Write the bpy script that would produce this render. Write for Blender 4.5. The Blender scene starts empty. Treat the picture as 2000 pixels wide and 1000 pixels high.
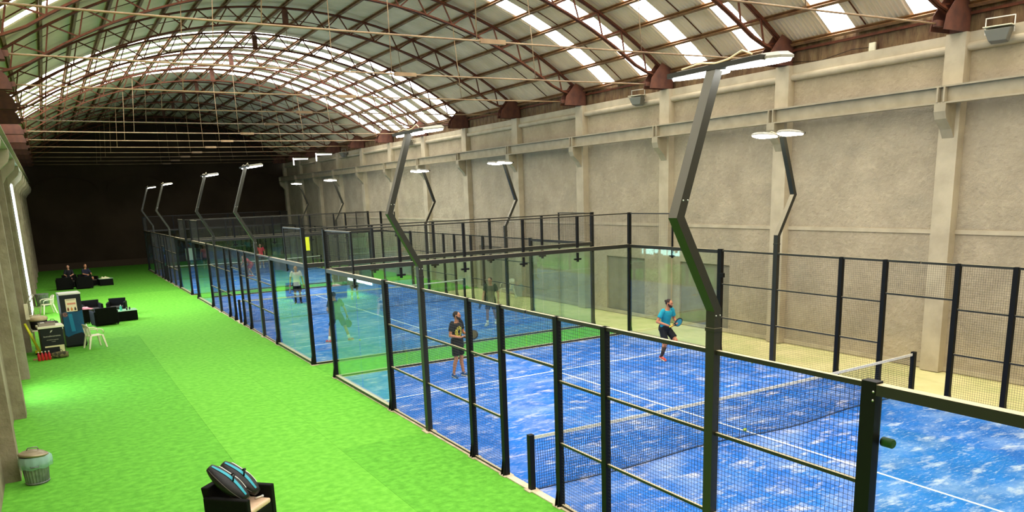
import bpy, math, random
from mathutils import Vector, Matrix, Quaternion
random.seed(7)
PI = math.pi
sc = bpy.context.scene
C = sc.collection

# ------------------------------------------------------------------ camera
YAW, PITCH, ROLL = 0.5252, -0.2202, -0.0363
def cam_axes():
    f = Vector((math.sin(YAW)*math.cos(PITCH), math.cos(YAW)*math.cos(PITCH), math.sin(PITCH)))
    r = Vector((math.cos(YAW), -math.sin(YAW), 0)); u = r.cross(f)
    c, s = math.cos(ROLL), math.sin(ROLL)
    return c*r + s*u, -s*r + c*u, f
r_, u_, f_ = cam_axes()
cd = bpy.data.cameras.new('camera'); cam = bpy.data.objects.new('camera', cd); C.objects.link(cam)
M = Matrix((r_, u_, -f_)).transposed().to_4x4(); M.translation = Vector((-6.3152, -10.2476, 4.7628))
cam.matrix_world = M
cd.sensor_width = 36; cd.lens = 1520.055*36/2000; cd.shift_y = 216.48/2000; cd.clip_end = 300; cd.clip_start = .05
sc.camera = cam
# ------------------------------------------------------------------ world, exposure
w = bpy.data.worlds.new('world'); sc.world = w; w.use_nodes = True
w.node_tree.nodes['Background'].inputs[0].default_value = (.8, .9, 1, 1)
w.node_tree.nodes['Background'].inputs[1].default_value = 1.0
sc.view_settings.view_transform = 'Standard'; sc.view_settings.look = 'None'
sc.view_settings.gamma = 1; sc.view_settings.use_curve_mapping = False
sc.view_settings.exposure = 0.17
SKY_NEAR, SKY_FAR, LAMP, WINDOW = 11.0, 8.0, 20.0, 10.0      # luminance of roof lights, floodlights, windows

# ------------------------------------------------------------------ materials
def lin(c):
    return tuple((x/12.92 if x <= .04045 else ((x+.055)/1.055)**2.4) for x in (v/255 for v in c))
_m = {}
def mat(name, rgb, rough=.6, metal=0, rgb2=None, scale=6, bump=0, bscale=40, emit=None, estr=0, detail=4, lo=.35, hi=.65, stretch=None, spec=.4):
    if name in _m: return _m[name]
    m = bpy.data.materials.new(name); m.use_nodes = True; nt = m.node_tree; b = nt.nodes['Principled BSDF']
    c1 = (*lin(rgb), 1); b.inputs['Base Color'].default_value = c1
    b.inputs['Roughness'].default_value = rough; b.inputs['Metallic'].default_value = metal
    b.inputs['Specular IOR Level'].default_value = spec
    if rgb2 is not None or bump:
        tc = nt.nodes.new('ShaderNodeTexCoord'); mp = nt.nodes.new('ShaderNodeMapping')
        nt.links.new(tc.outputs['Object'], mp.inputs['Vector'])
        if stretch: mp.inputs['Scale'].default_value = stretch
    if rgb2 is not None:
        n = nt.nodes.new('ShaderNodeTexNoise'); n.inputs['Scale'].default_value = scale; n.inputs['Detail'].default_value = detail
        rp = nt.nodes.new('ShaderNodeValToRGB'); rp.color_ramp.elements[0].position = lo; rp.color_ramp.elements[1].position = hi
        rp.color_ramp.elements[0].color = c1; rp.color_ramp.elements[1].color = (*lin(rgb2), 1)
        nt.links.new(mp.outputs[0], n.inputs['Vector']); nt.links.new(n.outputs['Fac'], rp.inputs['Fac'])
        nt.links.new(rp.outputs['Color'], b.inputs['Base Color'])
    if bump:
        n2 = nt.nodes.new('ShaderNodeTexNoise'); n2.inputs['Scale'].default_value = bscale; n2.inputs['Detail'].default_value = 8; n2.inputs['Roughness'].default_value = .62
        bp = nt.nodes.new('ShaderNodeBump'); bp.inputs['Strength'].default_value = bump; bp.inputs['Distance'].default_value = .05 if name == 'rough_plaster' else .02
        nt.links.new(mp.outputs[0], n2.inputs['Vector']); nt.links.new(n2.outputs['Fac'], bp.inputs['Height']); nt.links.new(bp.outputs[0], b.inputs['Normal'])
    if emit: 
        b.inputs['Emission Color'].default_value = (*emit, 1); b.inputs['Emission Strength'].default_value = estr
    _m[name] = m; return m
def add_layer(m, rgb, scale, lo, hi, stretch=(1, 1, 1), amount=1.0, detail=6, coord='Object'):
    """a second colour laid over the first through a noise mask: worn and sandy patches"""
    nt = m.node_tree; b = nt.nodes['Principled BSDF']
    tc = nt.nodes.new('ShaderNodeTexCoord'); mp = nt.nodes.new('ShaderNodeMapping'); mp.inputs['Scale'].default_value = stretch
    n = nt.nodes.new('ShaderNodeTexNoise'); n.inputs['Scale'].default_value = scale; n.inputs['Detail'].default_value = detail; n.inputs['Roughness'].default_value = .65
    mr = nt.nodes.new('ShaderNodeMapRange'); mr.inputs[1].default_value = lo; mr.inputs[2].default_value = hi; mr.inputs[4].default_value = amount
    mx = nt.nodes.new('ShaderNodeMix'); mx.data_type = 'RGBA'; mx.inputs[7].default_value = (*lin(rgb), 1)
    nt.links.new(tc.outputs[coord], mp.inputs[0]); nt.links.new(mp.outputs[0], n.inputs['Vector']); nt.links.new(n.outputs['Fac'], mr.inputs[0])
    old = b.inputs['Base Color']
    if old.is_linked: nt.links.new(old.links[0].from_socket, mx.inputs[6])
    else: mx.inputs[6].default_value = old.default_value
    nt.links.new(mr.outputs[0], mx.inputs[0]); nt.links.new(mx.outputs[2], b.inputs['Base Color'])
    return m
def glass_mat(name, tint, gloss=.05):
    m = bpy.data.materials.new(name); m.use_nodes = True; nt = m.node_tree; nt.nodes.remove(nt.nodes['Principled BSDF'])
    out = nt.nodes['Material Output']; t = nt.nodes.new('ShaderNodeBsdfTransparent'); t.inputs[0].default_value = (*tint, 1)
    g = nt.nodes.new('ShaderNodeBsdfGlossy'); g.inputs['Roughness'].default_value = .02; g.inputs[0].default_value = (.9, 1, .97, 1)
    lw = nt.nodes.new('ShaderNodeLayerWeight'); lw.inputs[0].default_value = .5
    pw = nt.nodes.new('ShaderNodeMath'); pw.operation = 'POWER'; pw.inputs[1].default_value = 4.5; nt.links.new(lw.outputs['Facing'], pw.inputs[0])
    fr = nt.nodes.new('ShaderNodeMath'); fr.operation = 'MULTIPLY_ADD'; fr.inputs[1].default_value = .9; fr.inputs[2].default_value = gloss; fr.use_clamp = True; nt.links.new(pw.outputs[0], fr.inputs[0])
    mx = nt.nodes.new('ShaderNodeMixShader')
    nt.links.new(fr.outputs[0], mx.inputs[0]); nt.links.new(t.outputs[0], mx.inputs[1]); nt.links.new(g.outputs[0], mx.inputs[2]); nt.links.new(mx.outputs[0], out.inputs[0])
    return m
turf = add_layer(mat('green_turf', (88, 160, 44), .85, rgb2=(106, 182, 56), scale=7, bump=.5, bscale=120, spec=.15), (66, 140, 36), 9, .5, .75, (.5, 1, 1), .5)
turf2 = add_layer(mat('green_turf_lighter', (98, 172, 48), .85, rgb2=(116, 190, 62), scale=7, bump=.5, bscale=120, spec=.15), (78, 156, 46), 9, .5, .75, (.5, 1, 1), .5)
turf3 = mat('green_turf_dull', (48, 122, 40), .9, rgb2=(66, 140, 52), scale=1.5, bump=.5, bscale=120, spec=.1)
blue = add_layer(mat('blue_turf', (14, 92, 176), .8, rgb2=(26, 108, 198), scale=1.2, bump=.4, bscale=140, spec=.2), (176, 190, 224), .6, .48, .74, (1, 1.3, 1), .55, 10)
add_layer(blue, (228, 220, 222), 2.2, .54, .72, (.7, 1.6, 1), .8, 14)
add_layer(blue, (214, 212, 226), 14, .56, .70, (.4, 1.5, 1), .6, 8)
add_layer(blue, (150, 172, 220), 22, .55, .85, (.4, 1.3, 1), .7, 6)
whiteline = mat('white_line', (226, 230, 232), .8, rgb2=(190, 200, 225), scale=8, lo=.5, hi=.8)
cream = mat('cream_kerb', (225, 205, 170), .8, rgb2=(190, 170, 140), scale=5)
concrete = add_layer(mat('pale_concrete', (228, 214, 152), .8, rgb2=(204, 200, 132), scale=.9, bump=.3, bscale=15), (180, 176, 108), 3.5, .5, .72, (1, .4, 1), .5)
plaster = add_layer(mat('rough_plaster', (180, 165, 138), .92, rgb2=(164, 150, 125), scale=1.1, bump=1.0, bscale=7, spec=.1), (202, 186, 156), 6, .52, .8, (1, 1, 1), .5)
add_layer(plaster, (128, 116, 96), 9, .56, .74, (1, .6, 1.6), .45, 10)
add_layer(plaster, (150, 142, 122), .5, .5, .75, (1, 1, 2), .5, 5)
plaster_s = mat('smooth_plaster', (188, 174, 145), .85, rgb2=(172, 158, 131), scale=2, bump=.2, bscale=14)
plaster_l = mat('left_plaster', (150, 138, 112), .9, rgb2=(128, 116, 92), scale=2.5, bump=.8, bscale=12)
niche_m = mat('niche_grey', (140, 132, 112), .9, rgb2=(128, 120, 100), scale=2, bump=.5, bscale=12)
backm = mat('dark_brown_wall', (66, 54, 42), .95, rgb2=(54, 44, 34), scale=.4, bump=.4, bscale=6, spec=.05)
steel_g = mat('grey_painted_steel', (168, 155, 127), .5, rgb2=(154, 142, 115), scale=3)
rust = add_layer(mat('rust_brown_steel', (98, 50, 24), .7, rgb2=(78, 38, 20), scale=5, spec=.3), (128, 66, 36), 12, .55, .75, (1, 1, 1), .6)
rust_o = mat('rust_orange_plate', (106, 64, 46), .75, rgb2=(82, 50, 38), scale=4)
rodm = mat('buff_tie_rod', (160, 132, 94), .5, rgb2=(128, 98, 66), scale=2)
purl = add_layer(mat('purlin_brown', (112, 76, 46), .6, rgb2=(140, 102, 60), scale=3), (84, 44, 26), 8, .5, .7, (1, 1, 1), .6)
sheet = mat('roof_sheet', (232, 206, 170), .75, rgb2=(214, 188, 150), scale=.8)
clad = add_layer(mat('stained_cladding', (120, 98, 66), .85, rgb2=(92, 66, 42), scale=1.8, stretch=(1, 3, 1)), (64, 38, 24), 6, .5, .72, (1, 4, .6), .8)
black = mat('black_paint', (15, 14, 11), .5, spec=.2)
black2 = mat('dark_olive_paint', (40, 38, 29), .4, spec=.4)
def paint_lit_tops(m, rgb, amount):
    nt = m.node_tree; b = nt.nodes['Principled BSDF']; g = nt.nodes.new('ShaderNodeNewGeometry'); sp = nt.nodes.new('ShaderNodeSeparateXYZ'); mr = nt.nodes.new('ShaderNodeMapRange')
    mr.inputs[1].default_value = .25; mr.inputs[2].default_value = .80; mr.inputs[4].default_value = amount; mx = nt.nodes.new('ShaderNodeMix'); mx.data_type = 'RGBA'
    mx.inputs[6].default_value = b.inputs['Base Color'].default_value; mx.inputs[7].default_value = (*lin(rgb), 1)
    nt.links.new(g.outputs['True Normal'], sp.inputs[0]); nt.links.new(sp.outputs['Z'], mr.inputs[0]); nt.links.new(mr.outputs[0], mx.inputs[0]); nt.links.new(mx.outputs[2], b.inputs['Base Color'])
paint_lit_tops(black2, (206, 190, 150), .75)      # light caught on upward faces of rails and poles, painted into the colour
wire = mat('black_wire', (48, 46, 38), .5)
wire_l = mat('grey_wire', (60, 60, 52), .5)
silver = mat('bare_metal', (200, 196, 184), .35, metal=.8)
netm = mat('net_cord', (16, 18, 24), .7)
tapem = mat('net_tape', (232, 226, 206), .7, rgb2=(205, 196, 178), scale=30)
glass = glass_mat('court_glass', (.90, .97, .93))
lampm = mat('lamp_lens', (255, 255, 250), .5, emit=(1, .98, .9), estr=LAMP)
skyl_n = mat('near_skylight', (250, 250, 245), .5, emit=(1, .98, .93), estr=SKY_NEAR)
skyl_f = mat('far_skylight', (250, 250, 245), .5, emit=(1, .99, .97), estr=SKY_FAR)
winm = mat('window_daylight', (235, 240, 250), .5, emit=(.62, .82, 1.0), estr=WINDOW)
tubem = mat('tube_light', (255, 250, 240), .5, emit=(1, .95, .88), estr=5)
whitep = mat('white_plastic', (236, 226, 190), .45, rgb2=(222, 212, 178), scale=4)
wicker = mat('black_wicker', (8, 7, 6), .7, rgb2=(17, 15, 12), scale=60, bump=.6, bscale=90, spec=.12)
cushion = mat('dark_cushion', (52, 47, 34), .8, rgb2=(40, 36, 26), scale=8)

# ------------------------------------------------------------------ mesh helpers
class MB:
    def __init__(s): s.v = []; s.f = []; s.sm = []
    def face(s, idx, smooth=False): s.f.append(idx); s.sm.append(smooth)
    def hexa(s, P, smooth=False):
        b = len(s.v); s.v += [tuple(p) for p in P]
        for q in ((0, 3, 2, 1), (4, 5, 6, 7), (0, 1, 5, 4), (1, 2, 6, 5), (2, 3, 7, 6), (3, 0, 4, 7)): s.face([b+i for i in q], smooth)
        return s
    def box(s, x0, x1, y0, y1, z0, z1):
        return s.hexa([(x0, y0, z0), (x1, y0, z0), (x1, y1, z0), (x0, y1, z0), (x0, y0, z1), (x1, y0, z1), (x1, y1, z1), (x0, y1, z1)])
    def bar(s, p, q, w_, h, up=(0, 0, 1)):
        """box bar from p to q: w_ across, h along up"""
        p, q = Vector(p), Vector(q); d = (q-p).normalized(); up = Vector(up); a = d.cross(up)
        if a.length < 1e-4: a = d.cross(Vector((1, 0, 0)))
        a.normalize(); n = a.cross(d); a *= w_/2; n *= h/2
        return s.hexa([p-a-n, p+a-n, q+a-n, q-a-n, p-a+n, p+a+n, q+a+n, q-a+n])
    def tube(s, pts, r, n=8, caps=True, closed=False, ref=None):
        pts = [Vector(p) for p in pts]; rs = r if isinstance(r, (list, tuple)) else [r]*len(pts)
        b = len(s.v); m = len(pts); a = None
        for i, p in enumerate(pts):
            if closed: d = pts[(i+1) % m]-pts[i-1]
            else: d = pts[min(i+1, m-1)]-pts[max(i-1, 0)]
            d.normalize()
            if a is None:
                a = d.cross(Vector(ref) if ref else (Vector((0, 0, 1)) if abs(d.z) < .9 else Vector((1, 0, 0)))).normalized()
            else:
                a = (a - d*a.dot(d)).normalized()
            c = d.cross(a)
            for k in range(n):
                t = 2*PI*k/n; s.v.append(tuple(p+(a*math.cos(t)+c*math.sin(t))*rs[i]))
        for i in range(m if closed else m-1):
            j = (i+1) % m
            for k in range(n): s.face([b+i*n+k, b+i*n+(k+1) % n, b+j*n+(k+1) % n, b+j*n+k], n > 4)
        if caps and not closed:
            s.face([b+k for k in range(n)][::-1]); s.face([b+(m-1)*n+k for k in range(n)])
        return s
    def lathe(s, prof, c=(0, 0, 0), n=24, caps=True, sx=1, sy=1):
        b = len(s.v)
        for r, z in prof:
            for k in range(n):
                t = 2*PI*k/n; s.v.append((c[0]+r*math.cos(t)*sx, c[1]+r*math.sin(t)*sy, c[2]+z))
        for i in range(len(prof)-1):
            for k in range(n): s.face([b+i*n+k, b+i*n+(k+1) % n, b+(i+1)*n+(k+1) % n, b+(i+1)*n+k], True)
        if caps:
            s.face([b+k for k in range(n)][::-1]); s.face([b+(len(prof)-1)*n+k for k in range(n)])
        return s
    def loft(s, rings, smooth=True, caps=True):
        b = len(s.v); n = len(rings[0])
        for rg in rings: s.v += [tuple(p) for p in rg]
        for i in range(len(rings)-1):
            for k in range(n): s.face([b+i*n+k, b+i*n+(k+1) % n, b+(i+1)*n+(k+1) % n, b+(i+1)*n+k], smooth)
        if caps:
            s.face([b+k for k in range(n)][::-1]); s.face([b+(len(rings)-1)*n+k for k in range(n)])
        return s
    def ball(s, c, r, n=12, m=8):
        c = Vector(c); rx, ry, rz = (r, r, r) if not isinstance(r, (tuple, list)) else r
        rings = []
        for i in range(m+1):
            t = PI*(i+.02 if i == 0 else (i-.02 if i == m else i))/m
            rings.append([c+Vector((rx*math.sin(t)*math.cos(2*PI*k/n), ry*math.sin(t)*math.sin(2*PI*k/n), -rz*math.cos(t))) for k in range(n)])
        return s.loft(rings)
    def prism(s, poly, axis, a, b_):
        """poly: list of 2D points; axis 0/1/2 is the extrusion axis from a to b_"""
        def P(p, t):
            l = list(p); l.insert(axis, t); return tuple(l)
        n = len(poly); b = len(s.v); s.v += [P(p, a) for p in poly]+[P(p, b_) for p in poly]
        s.face(list(range(b, b+n))[::-1]); s.face(list(range(b+n, b+2*n)))
        for i in range(n): s.face([b+i, b+(i+1) % n, b+n+(i+1) % n, b+n+i])
        return s
    def xf(s, mtx, start=0):
        for i in range(start, len(s.v)): s.v[i] = tuple(mtx @ Vector(s.v[i]))
        return s
    def mesh(s, name):
        me = bpy.data.meshes.new(name); me.from_pydata(s.v, [], s.f)
        me.polygons.foreach_set('use_smooth', s.sm); me.update(); return me
def put(name, me, m, parent=None, loc=None, kind=None):
    o = bpy.data.objects.new(name, me); C.objects.link(o)
    if m and not me.materials: me.materials.append(m)
    if parent: o.parent = parent
    if loc: o.location = loc
    if kind: o['kind'] = kind
    return o
def obj(name, mb, m, parent=None, kind=None):
    me = mb.mesh(name)
    import bmesh
    bm = bmesh.new(); bm.from_mesh(me); bmesh.ops.recalc_face_normals(bm, faces=bm.faces); bm.to_mesh(me); bm.free()
    return put(name, me, m, parent, kind=kind)
def bevel(o, w_=.01, seg=2):
    md = o.modifiers.new('bevel', 'BEVEL'); md.width = w_; md.segments = seg; md.limit_method = 'ANGLE'; return o
def tag(o, label, cat, group=None):
    o['label'] = label; o['category'] = cat
    if group: o['group'] = group
    return o
def empty(name, loc=(0, 0, 0), rz=0, label=None, cat=None, group=None, kind=None):
    o = bpy.data.objects.new(name, None); C.objects.link(o); o.location = loc; o.rotation_euler = (0, 0, rz); o.empty_display_size = .2
    if label: tag(o, label, cat, group)
    if kind: o['kind'] = kind
    return o
def copy_tree(o, parent=None):
    c = o.copy(); C.objects.link(c)
    if parent: c.parent = parent
    for ch in [k for k in bpy.data.objects if k.parent == o]: copy_tree(ch, c)
    return c
ORD = ['nearest', 'second', 'third', 'fourth', 'fifth', 'sixth', 'seventh', 'eighth', 'ninth', 'tenth', 'eleventh', 'twelfth', 'thirteenth', 'fourteenth', 'fifteenth', 'sixteenth']

# ------------------------------------------------------------------ hall dimensions (metres)
XL, XR = -7.6, 12.6            # wall planes
PLF, PRF = -7.35, 12.35        # faces of the pilasters
Y0, Y1 = -14.0, 62.0
XM = 2.5
PIL = [1+5*k for k in range(-3, 13)]          # -14 .. 61
RAD, ZC = 16.75, -4.75                        # roof arc
A0 = math.asin(10.1/RAD)
def arc(t, dr=0):                              # t in -1..1 across the roof
    a = t*A0; return XM+(RAD+dr)*math.sin(a), ZC+(RAD+dr)*math.cos(a)

# ------------------------------------------------------------------ floor
fl = obj('floor', MB().box(XL-.3, XR+.3, Y0-.3, Y1+.3, -.3, -.02), concrete, kind='structure')
def floor_piece(name, x0, x1, y0, y1, m, z=0.0):
    o = obj(name, MB().box(x0, x1, y0, y1, -.02, z), m, fl); return o
for (x0, x1, y0, y1, m) in [
        (XL, -3.9, Y0, 22.0, turf), (-3.9, -2.0, Y0, 22.0, turf2), (-2.0, -.12, Y0, 3.97, turf), (-2.0, -.12, 3.97, 22.0, turf2),
        (XL, -.12, 22.0, 38.0, turf2), (XL, -.12, 38.0, 62.0, turf),
        (-.12, 10.15, 10.12, 12.1, turf), (-.12, 10.15, 32.32, 34.3, turf), (10.15, XR, 25.6, 62.0, turf), (-.12, 10.15, 54.52, 62, turf)]:
    floor_piece('turf_roll', x0, x1-.003, y0, y1-.003, m)
# blue playing surfaces with their painted lines
for k in range(3):
    yc = 22.2*k
    cname = ['near court', 'middle court', 'far court'][k]
    s = obj('court_surface', MB().box(0, 10, yc-10, yc+10, -.015, .006), blue)
    tag(s, ['blue sandy playing surface of the nearest court', 'blue playing surface of the middle court', 'blue playing surface of the farthest court'][k], 'court surface')
    ln = MB()
    for sg in (-1, 1): ln.box(0.02, 9.98, yc+sg*6.95-.025, yc+sg*6.95+.025, .006, .0085)
    obj('service_line', ln, whiteline, s)
    obj('centre_line', MB().box(4.975, 5.025, yc-7.15, yc+7.15, .006, .0095), whiteline, s)
    kb = MB()
    kb.box(-.14, -.005, yc-10.12, yc+10.12, -.02, .018); kb.box(10.005, 10.15, yc-10.12, yc+10.12, -.02, .018)
    kb.box(-.005, 10.005, yc+10.005, yc+10.12, -.02, .018); kb.box(-.005, 10.005, yc-10.12, yc-10.005, -.02, .018)
    obj('kerb', kb, cream, s)

# ------------------------------------------------------------------ walls
wr = MB()
niches = [(8.07, 10.4), (12.3, 14.6), (-4.0, -1.7), (23.0, 25.3)]
ys = [Y0]
for a, b in sorted(niches): ys += [a, b]
ys.append(Y1)
for i in range(0, len(ys), 2): wr.box(XR, XR+.3, ys[i], ys[i+1], -.02, 7.6)
for a, b in niches: wr.box(XR, XR+.3, a, b, 2.2, 7.6)
wall_r = obj('wall_right', wr, plaster, kind='structure')
for a, b in niches:
    obj('blind_door_recess', MB().box(XR+.07, XR+.3, a, b, -.02, 2.2), niche_m, wall_r)
obj('ledge_band', MB().box(XR-.035, XR, Y0, Y1, 3.40, 3.50), plaster_s, wall_r)
obj('plinth', MB().box(XR-.03, XR, Y0, Y1, 0, .12), plaster_s, wall_r)
for k, y in enumerate(PIL):
    obj('pilaster', MB().box(PRF, XR, y-.24, y+.24, 0, 7.98), plaster_s, wall_r)
    obj('corbel', MB().prism([(PRF, 5.65), (PRF, 6.42), (PRF-.42, 6.42), (PRF-.42, 6.25), (PRF-.36, 6.08), (PRF-.12, 5.85)], 1, y-.14, y+.14), steel_g, wall_r)
def cornice(xw, sgn):
    for a, b in zip(PIL[:-1], PIL[1:]):
        y0, y1 = a+.24, b-.24
        prof = []
        for i in range(9):
            t = -PI/2+PI*i/8; prof.append((xw-sgn*(.10+.09*math.cos(t)), 7.66+.09*math.sin(t)))
        m = MB().prism([(xw, 7.57)]+prof+[(xw, 7.75)], 1, y0, y1)
        m.box(min(xw, xw-sgn*.10), max(xw, xw-sgn*.10), y0, y1, 7.75, 7.98)
        obj('cornice', m, plaster_s, wall_r if sgn > 0 else wall_l)
def cladding(xw, sgn, par):
    for a, b in zip(PIL[:-1], PIL[1:]):
        n = 54; m = MB(); y0, y1 = a+.02, b-.02
        for i in range(n+1):
            y = y0+(y1-y0)*i/n; dx = .03*(1 if i % 4 in (0, 1) else 0)
            m.v += [(xw+sgn*(.02+dx), y, 7.95), (xw+sgn*(.02+dx), y, 8.72)]
        for i in range(n): m.face([2*i, 2*i+2, 2*i+3, 2*i+1])
        obj('cladding_panel', m, clad, par)
        obj('cladding_rail', MB().box(min(xw-sgn*.06, xw), max(xw-sgn*.06, xw), y0, y1, 8.36, 8.42), rust, par)
# left wall with tall windows letting in daylight
wins = [(12.4, 14.6, .3, 2.6, XL-.14), (26.6, 30.3, .45, 5.9, XL+.26)]
wl = MB(); yy = Y0
for (a, b, z0, z1, xp) in wins:
    wl.box(XL-.3, XL, yy, a, -.02, 7.6); wl.box(XL-.3, XL, a, b, -.02, z0); wl.box(XL-.3, XL, a, b, z1, 7.6); yy = b
wl.box(XL-.3, XL, yy, Y1, -.02, 7.6)
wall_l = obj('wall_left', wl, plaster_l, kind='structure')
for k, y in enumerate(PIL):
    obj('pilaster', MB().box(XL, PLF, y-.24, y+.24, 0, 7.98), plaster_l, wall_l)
    obj('corbel', MB().prism([(PLF, 5.65), (PLF, 6.42), (PLF+.42, 6.42), (PLF+.42, 6.25), (PLF+.36, 6.08), (PLF+.12, 5.85)], 1, y-.14, y+.14), steel_g, wall_l)
    obj('fillet', MB().box(XL, XL+.11, y+.24, y+.42, 0, 7.57), plaster_l, wall_l)
for i, (a, b, z0, z1, xp) in enumerate(wins):
    wo = empty('window_%d' % (i+1), (XL, (a+b)/2, z0), kind='structure')
    n = 3
    for j in range(n):
        ya, yb = a+(b-a)*j/n+.03, a+(b-a)*(j+1)/n-.03
        o = obj('pane', MB().box(xp-.02, xp, ya, yb, z0+.04, z1-.04), winm, wo); o.matrix_parent_inverse = Matrix.Translation((-XL, -(a+b)/2, -z0))
    fr = MB()
    for j in range(n+1): y = a+(b-a)*j/n; fr.box(xp-.06, xp+.02, y-.03, y+.03, z0, z1)
    fr.box(min(XL-.2, xp), xp+.02, a, b, z0, z0+.05); fr.box(min(XL-.2, xp), xp+.02, a, b, z1-.05, z1); fr.box(XL-.2, xp, a, a+.03, z0, z1) if xp > XL else None
    o = obj('window_frame', fr, steel_g, wo); o.matrix_parent_inverse = Matrix.Translation((-XL, -(a+b)/2, -z0))
cornice(XR, 1); cornice(XL, -1)
cladding(XR, 1, wall_r); cladding(XL, -1, wall_l)
# end walls
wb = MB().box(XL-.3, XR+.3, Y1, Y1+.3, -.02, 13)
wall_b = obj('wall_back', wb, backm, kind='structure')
for cx in (-4.6, .6, 5.8, 10.6):
    m = MB(); pts = [(cx+2.3*math.cos(PI*i/16), Y1-.03, 6.1+1.1*math.sin(PI*i/16)) for i in range(17)]
    for p, q in zip(pts[:-1], pts[1:]): m.bar(p, q, .06, .14, (0, 1, 0))
    obj('arch_moulding', m, backm, wall_b)
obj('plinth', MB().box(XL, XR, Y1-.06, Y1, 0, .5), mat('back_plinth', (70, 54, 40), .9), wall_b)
obj('wall_front', MB().box(XL-.3, XR+.3, Y0-.3, Y0, -.02, 13), plaster_s, kind='structure')

# crane beams on the corbels, one each side
def crane(x, label):
    r = empty('crane_beam', (x, 0, 6.42), label=label, cat='beam')
    for a, b in zip(PIL[:-1], PIL[1:]):
        m = MB()
        m.box(-.13, .13, a+.005, b-.005, 0, .035); m.box(-.13, .13, a+.005, b-.005, .365, .40); m.box(-.02, .02, a+.005, b-.005, .035, .365)
        obj('beam_length', m, steel_g, r)
    for y in PIL:
        m = MB().box(-.15, -.022, y-.10, y-.06, .036, .364); m.box(-.15, -.022, y+.06, y+.10, .036, .364)
        obj('splice_plate', m, steel_g, r)
crane(12.07, 'long pale grey steel I-beam on corbels along the right-hand wall')
crane(-7.07, 'long pale grey steel I-beam on corbels along the windowed left wall')

# ------------------------------------------------------------------ roof
roof = empty('ceiling', (0, 0, 0), kind='structure')
near_c = [14.3, 12.1, 9.55, 7.1, 4.2, 1.85, -.7, -3.1, -5.5, -7.9, -10.3, -12.7]
far_c = [27.0+1.56*i for i in range(8)]
strips = sorted([(c-.36, c+.36, skyl_n) for c in near_c]+[(c-.46, c+.46, skyl_f) for c in far_c])
NR = 5
def curved(y0, y1, t0, t1, m, name, corr):
    mb = MB(); na = 4
    if corr:
        n = max(4, int(round((y1-y0)/.14))*4)
        off = [(y0+(y1-y0)*i/n, .032*math.sin(2*PI*i/4)) for i in range(n+1)]
    else:
        off = [(y0, 0), (y1, 0)]
    for i in range(na+1):
        t = t0+(t1-t0)*i/na
        for y, dr in off:
            x, z = arc(t, .0+dr); mb.v.append((x, y, z))
    nn = len(off)
    for i in range(na):
        for j in range(nn-1): mb.face([i*nn+j, (i+1)*nn+j, (i+1)*nn+j+1, i*nn+j+1], corr)
    return put(name, mb.mesh(name), m, roof)
edges = []; y = Y0-.3
for a, b, m in strips:
    if a-y > .02:
        n = max(1, math.ceil((a-y)/3.0))
        for i in range(n): edges.append((y+(a-y)*i/n, y+(a-y)*(i+1)/n, None))
    edges.append((a, b, m)); y = b
n = math.ceil((Y1+.3-y)/3.4)
for i in range(n): edges.append((y+(Y1+.3-y)*i/n, y+(Y1+.3-y)*(i+1)/n, None))
for a, b, m in edges:
    for j in range(NR):
        t0, t1 = -1.03+2.06*j/NR, -1.03+2.06*(j+1)/NR
        curved(a, b, t0-(.004 if m is None else 0), t1, m or sheet, 'skylight_panel' if m else 'roof_sheet', m is None)
# purlins: 21 lines from end to end
NP = 20
for j in range(NP+1):
    t = -.995+1.99*j/NP; x, z = arc(t, -.10); a = t*A0
    rad = Vector((math.sin(a), 0, math.cos(a))); tg = Vector((math.cos(a), 0, -math.sin(a)))
    p = Vector((x, 0, z)); m = MB()
    A = Vector((0, Y0, 0)); B = Vector((0, Y1, 0))
    m.bar(p+A+rad*.045, p+B+rad*.045, .10, .02, rad); m.bar(p+A+tg*.04, p+B+tg*.04, .02, .10, rad); m.bar(p+A-rad*.045-tg*.01, p+B-rad*.045-tg*.01, .07, .02, rad)
    obj('purlin', m, purl, roof)
for y in [3.5+5*k for k in range(-3, 12)]:
    m = MB()
    pts = [(arc(-.99+1.98*i/24, -.035)[0], y, arc(-.99+1.98*i/24, -.035)[1]) for i in range(25)]
    for p, q in zip(pts[:-1], pts[1:]): m.bar(p, q, .025, .025, (0, 1, 0))
    obj('sag_rod', m, rust, roof)

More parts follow.
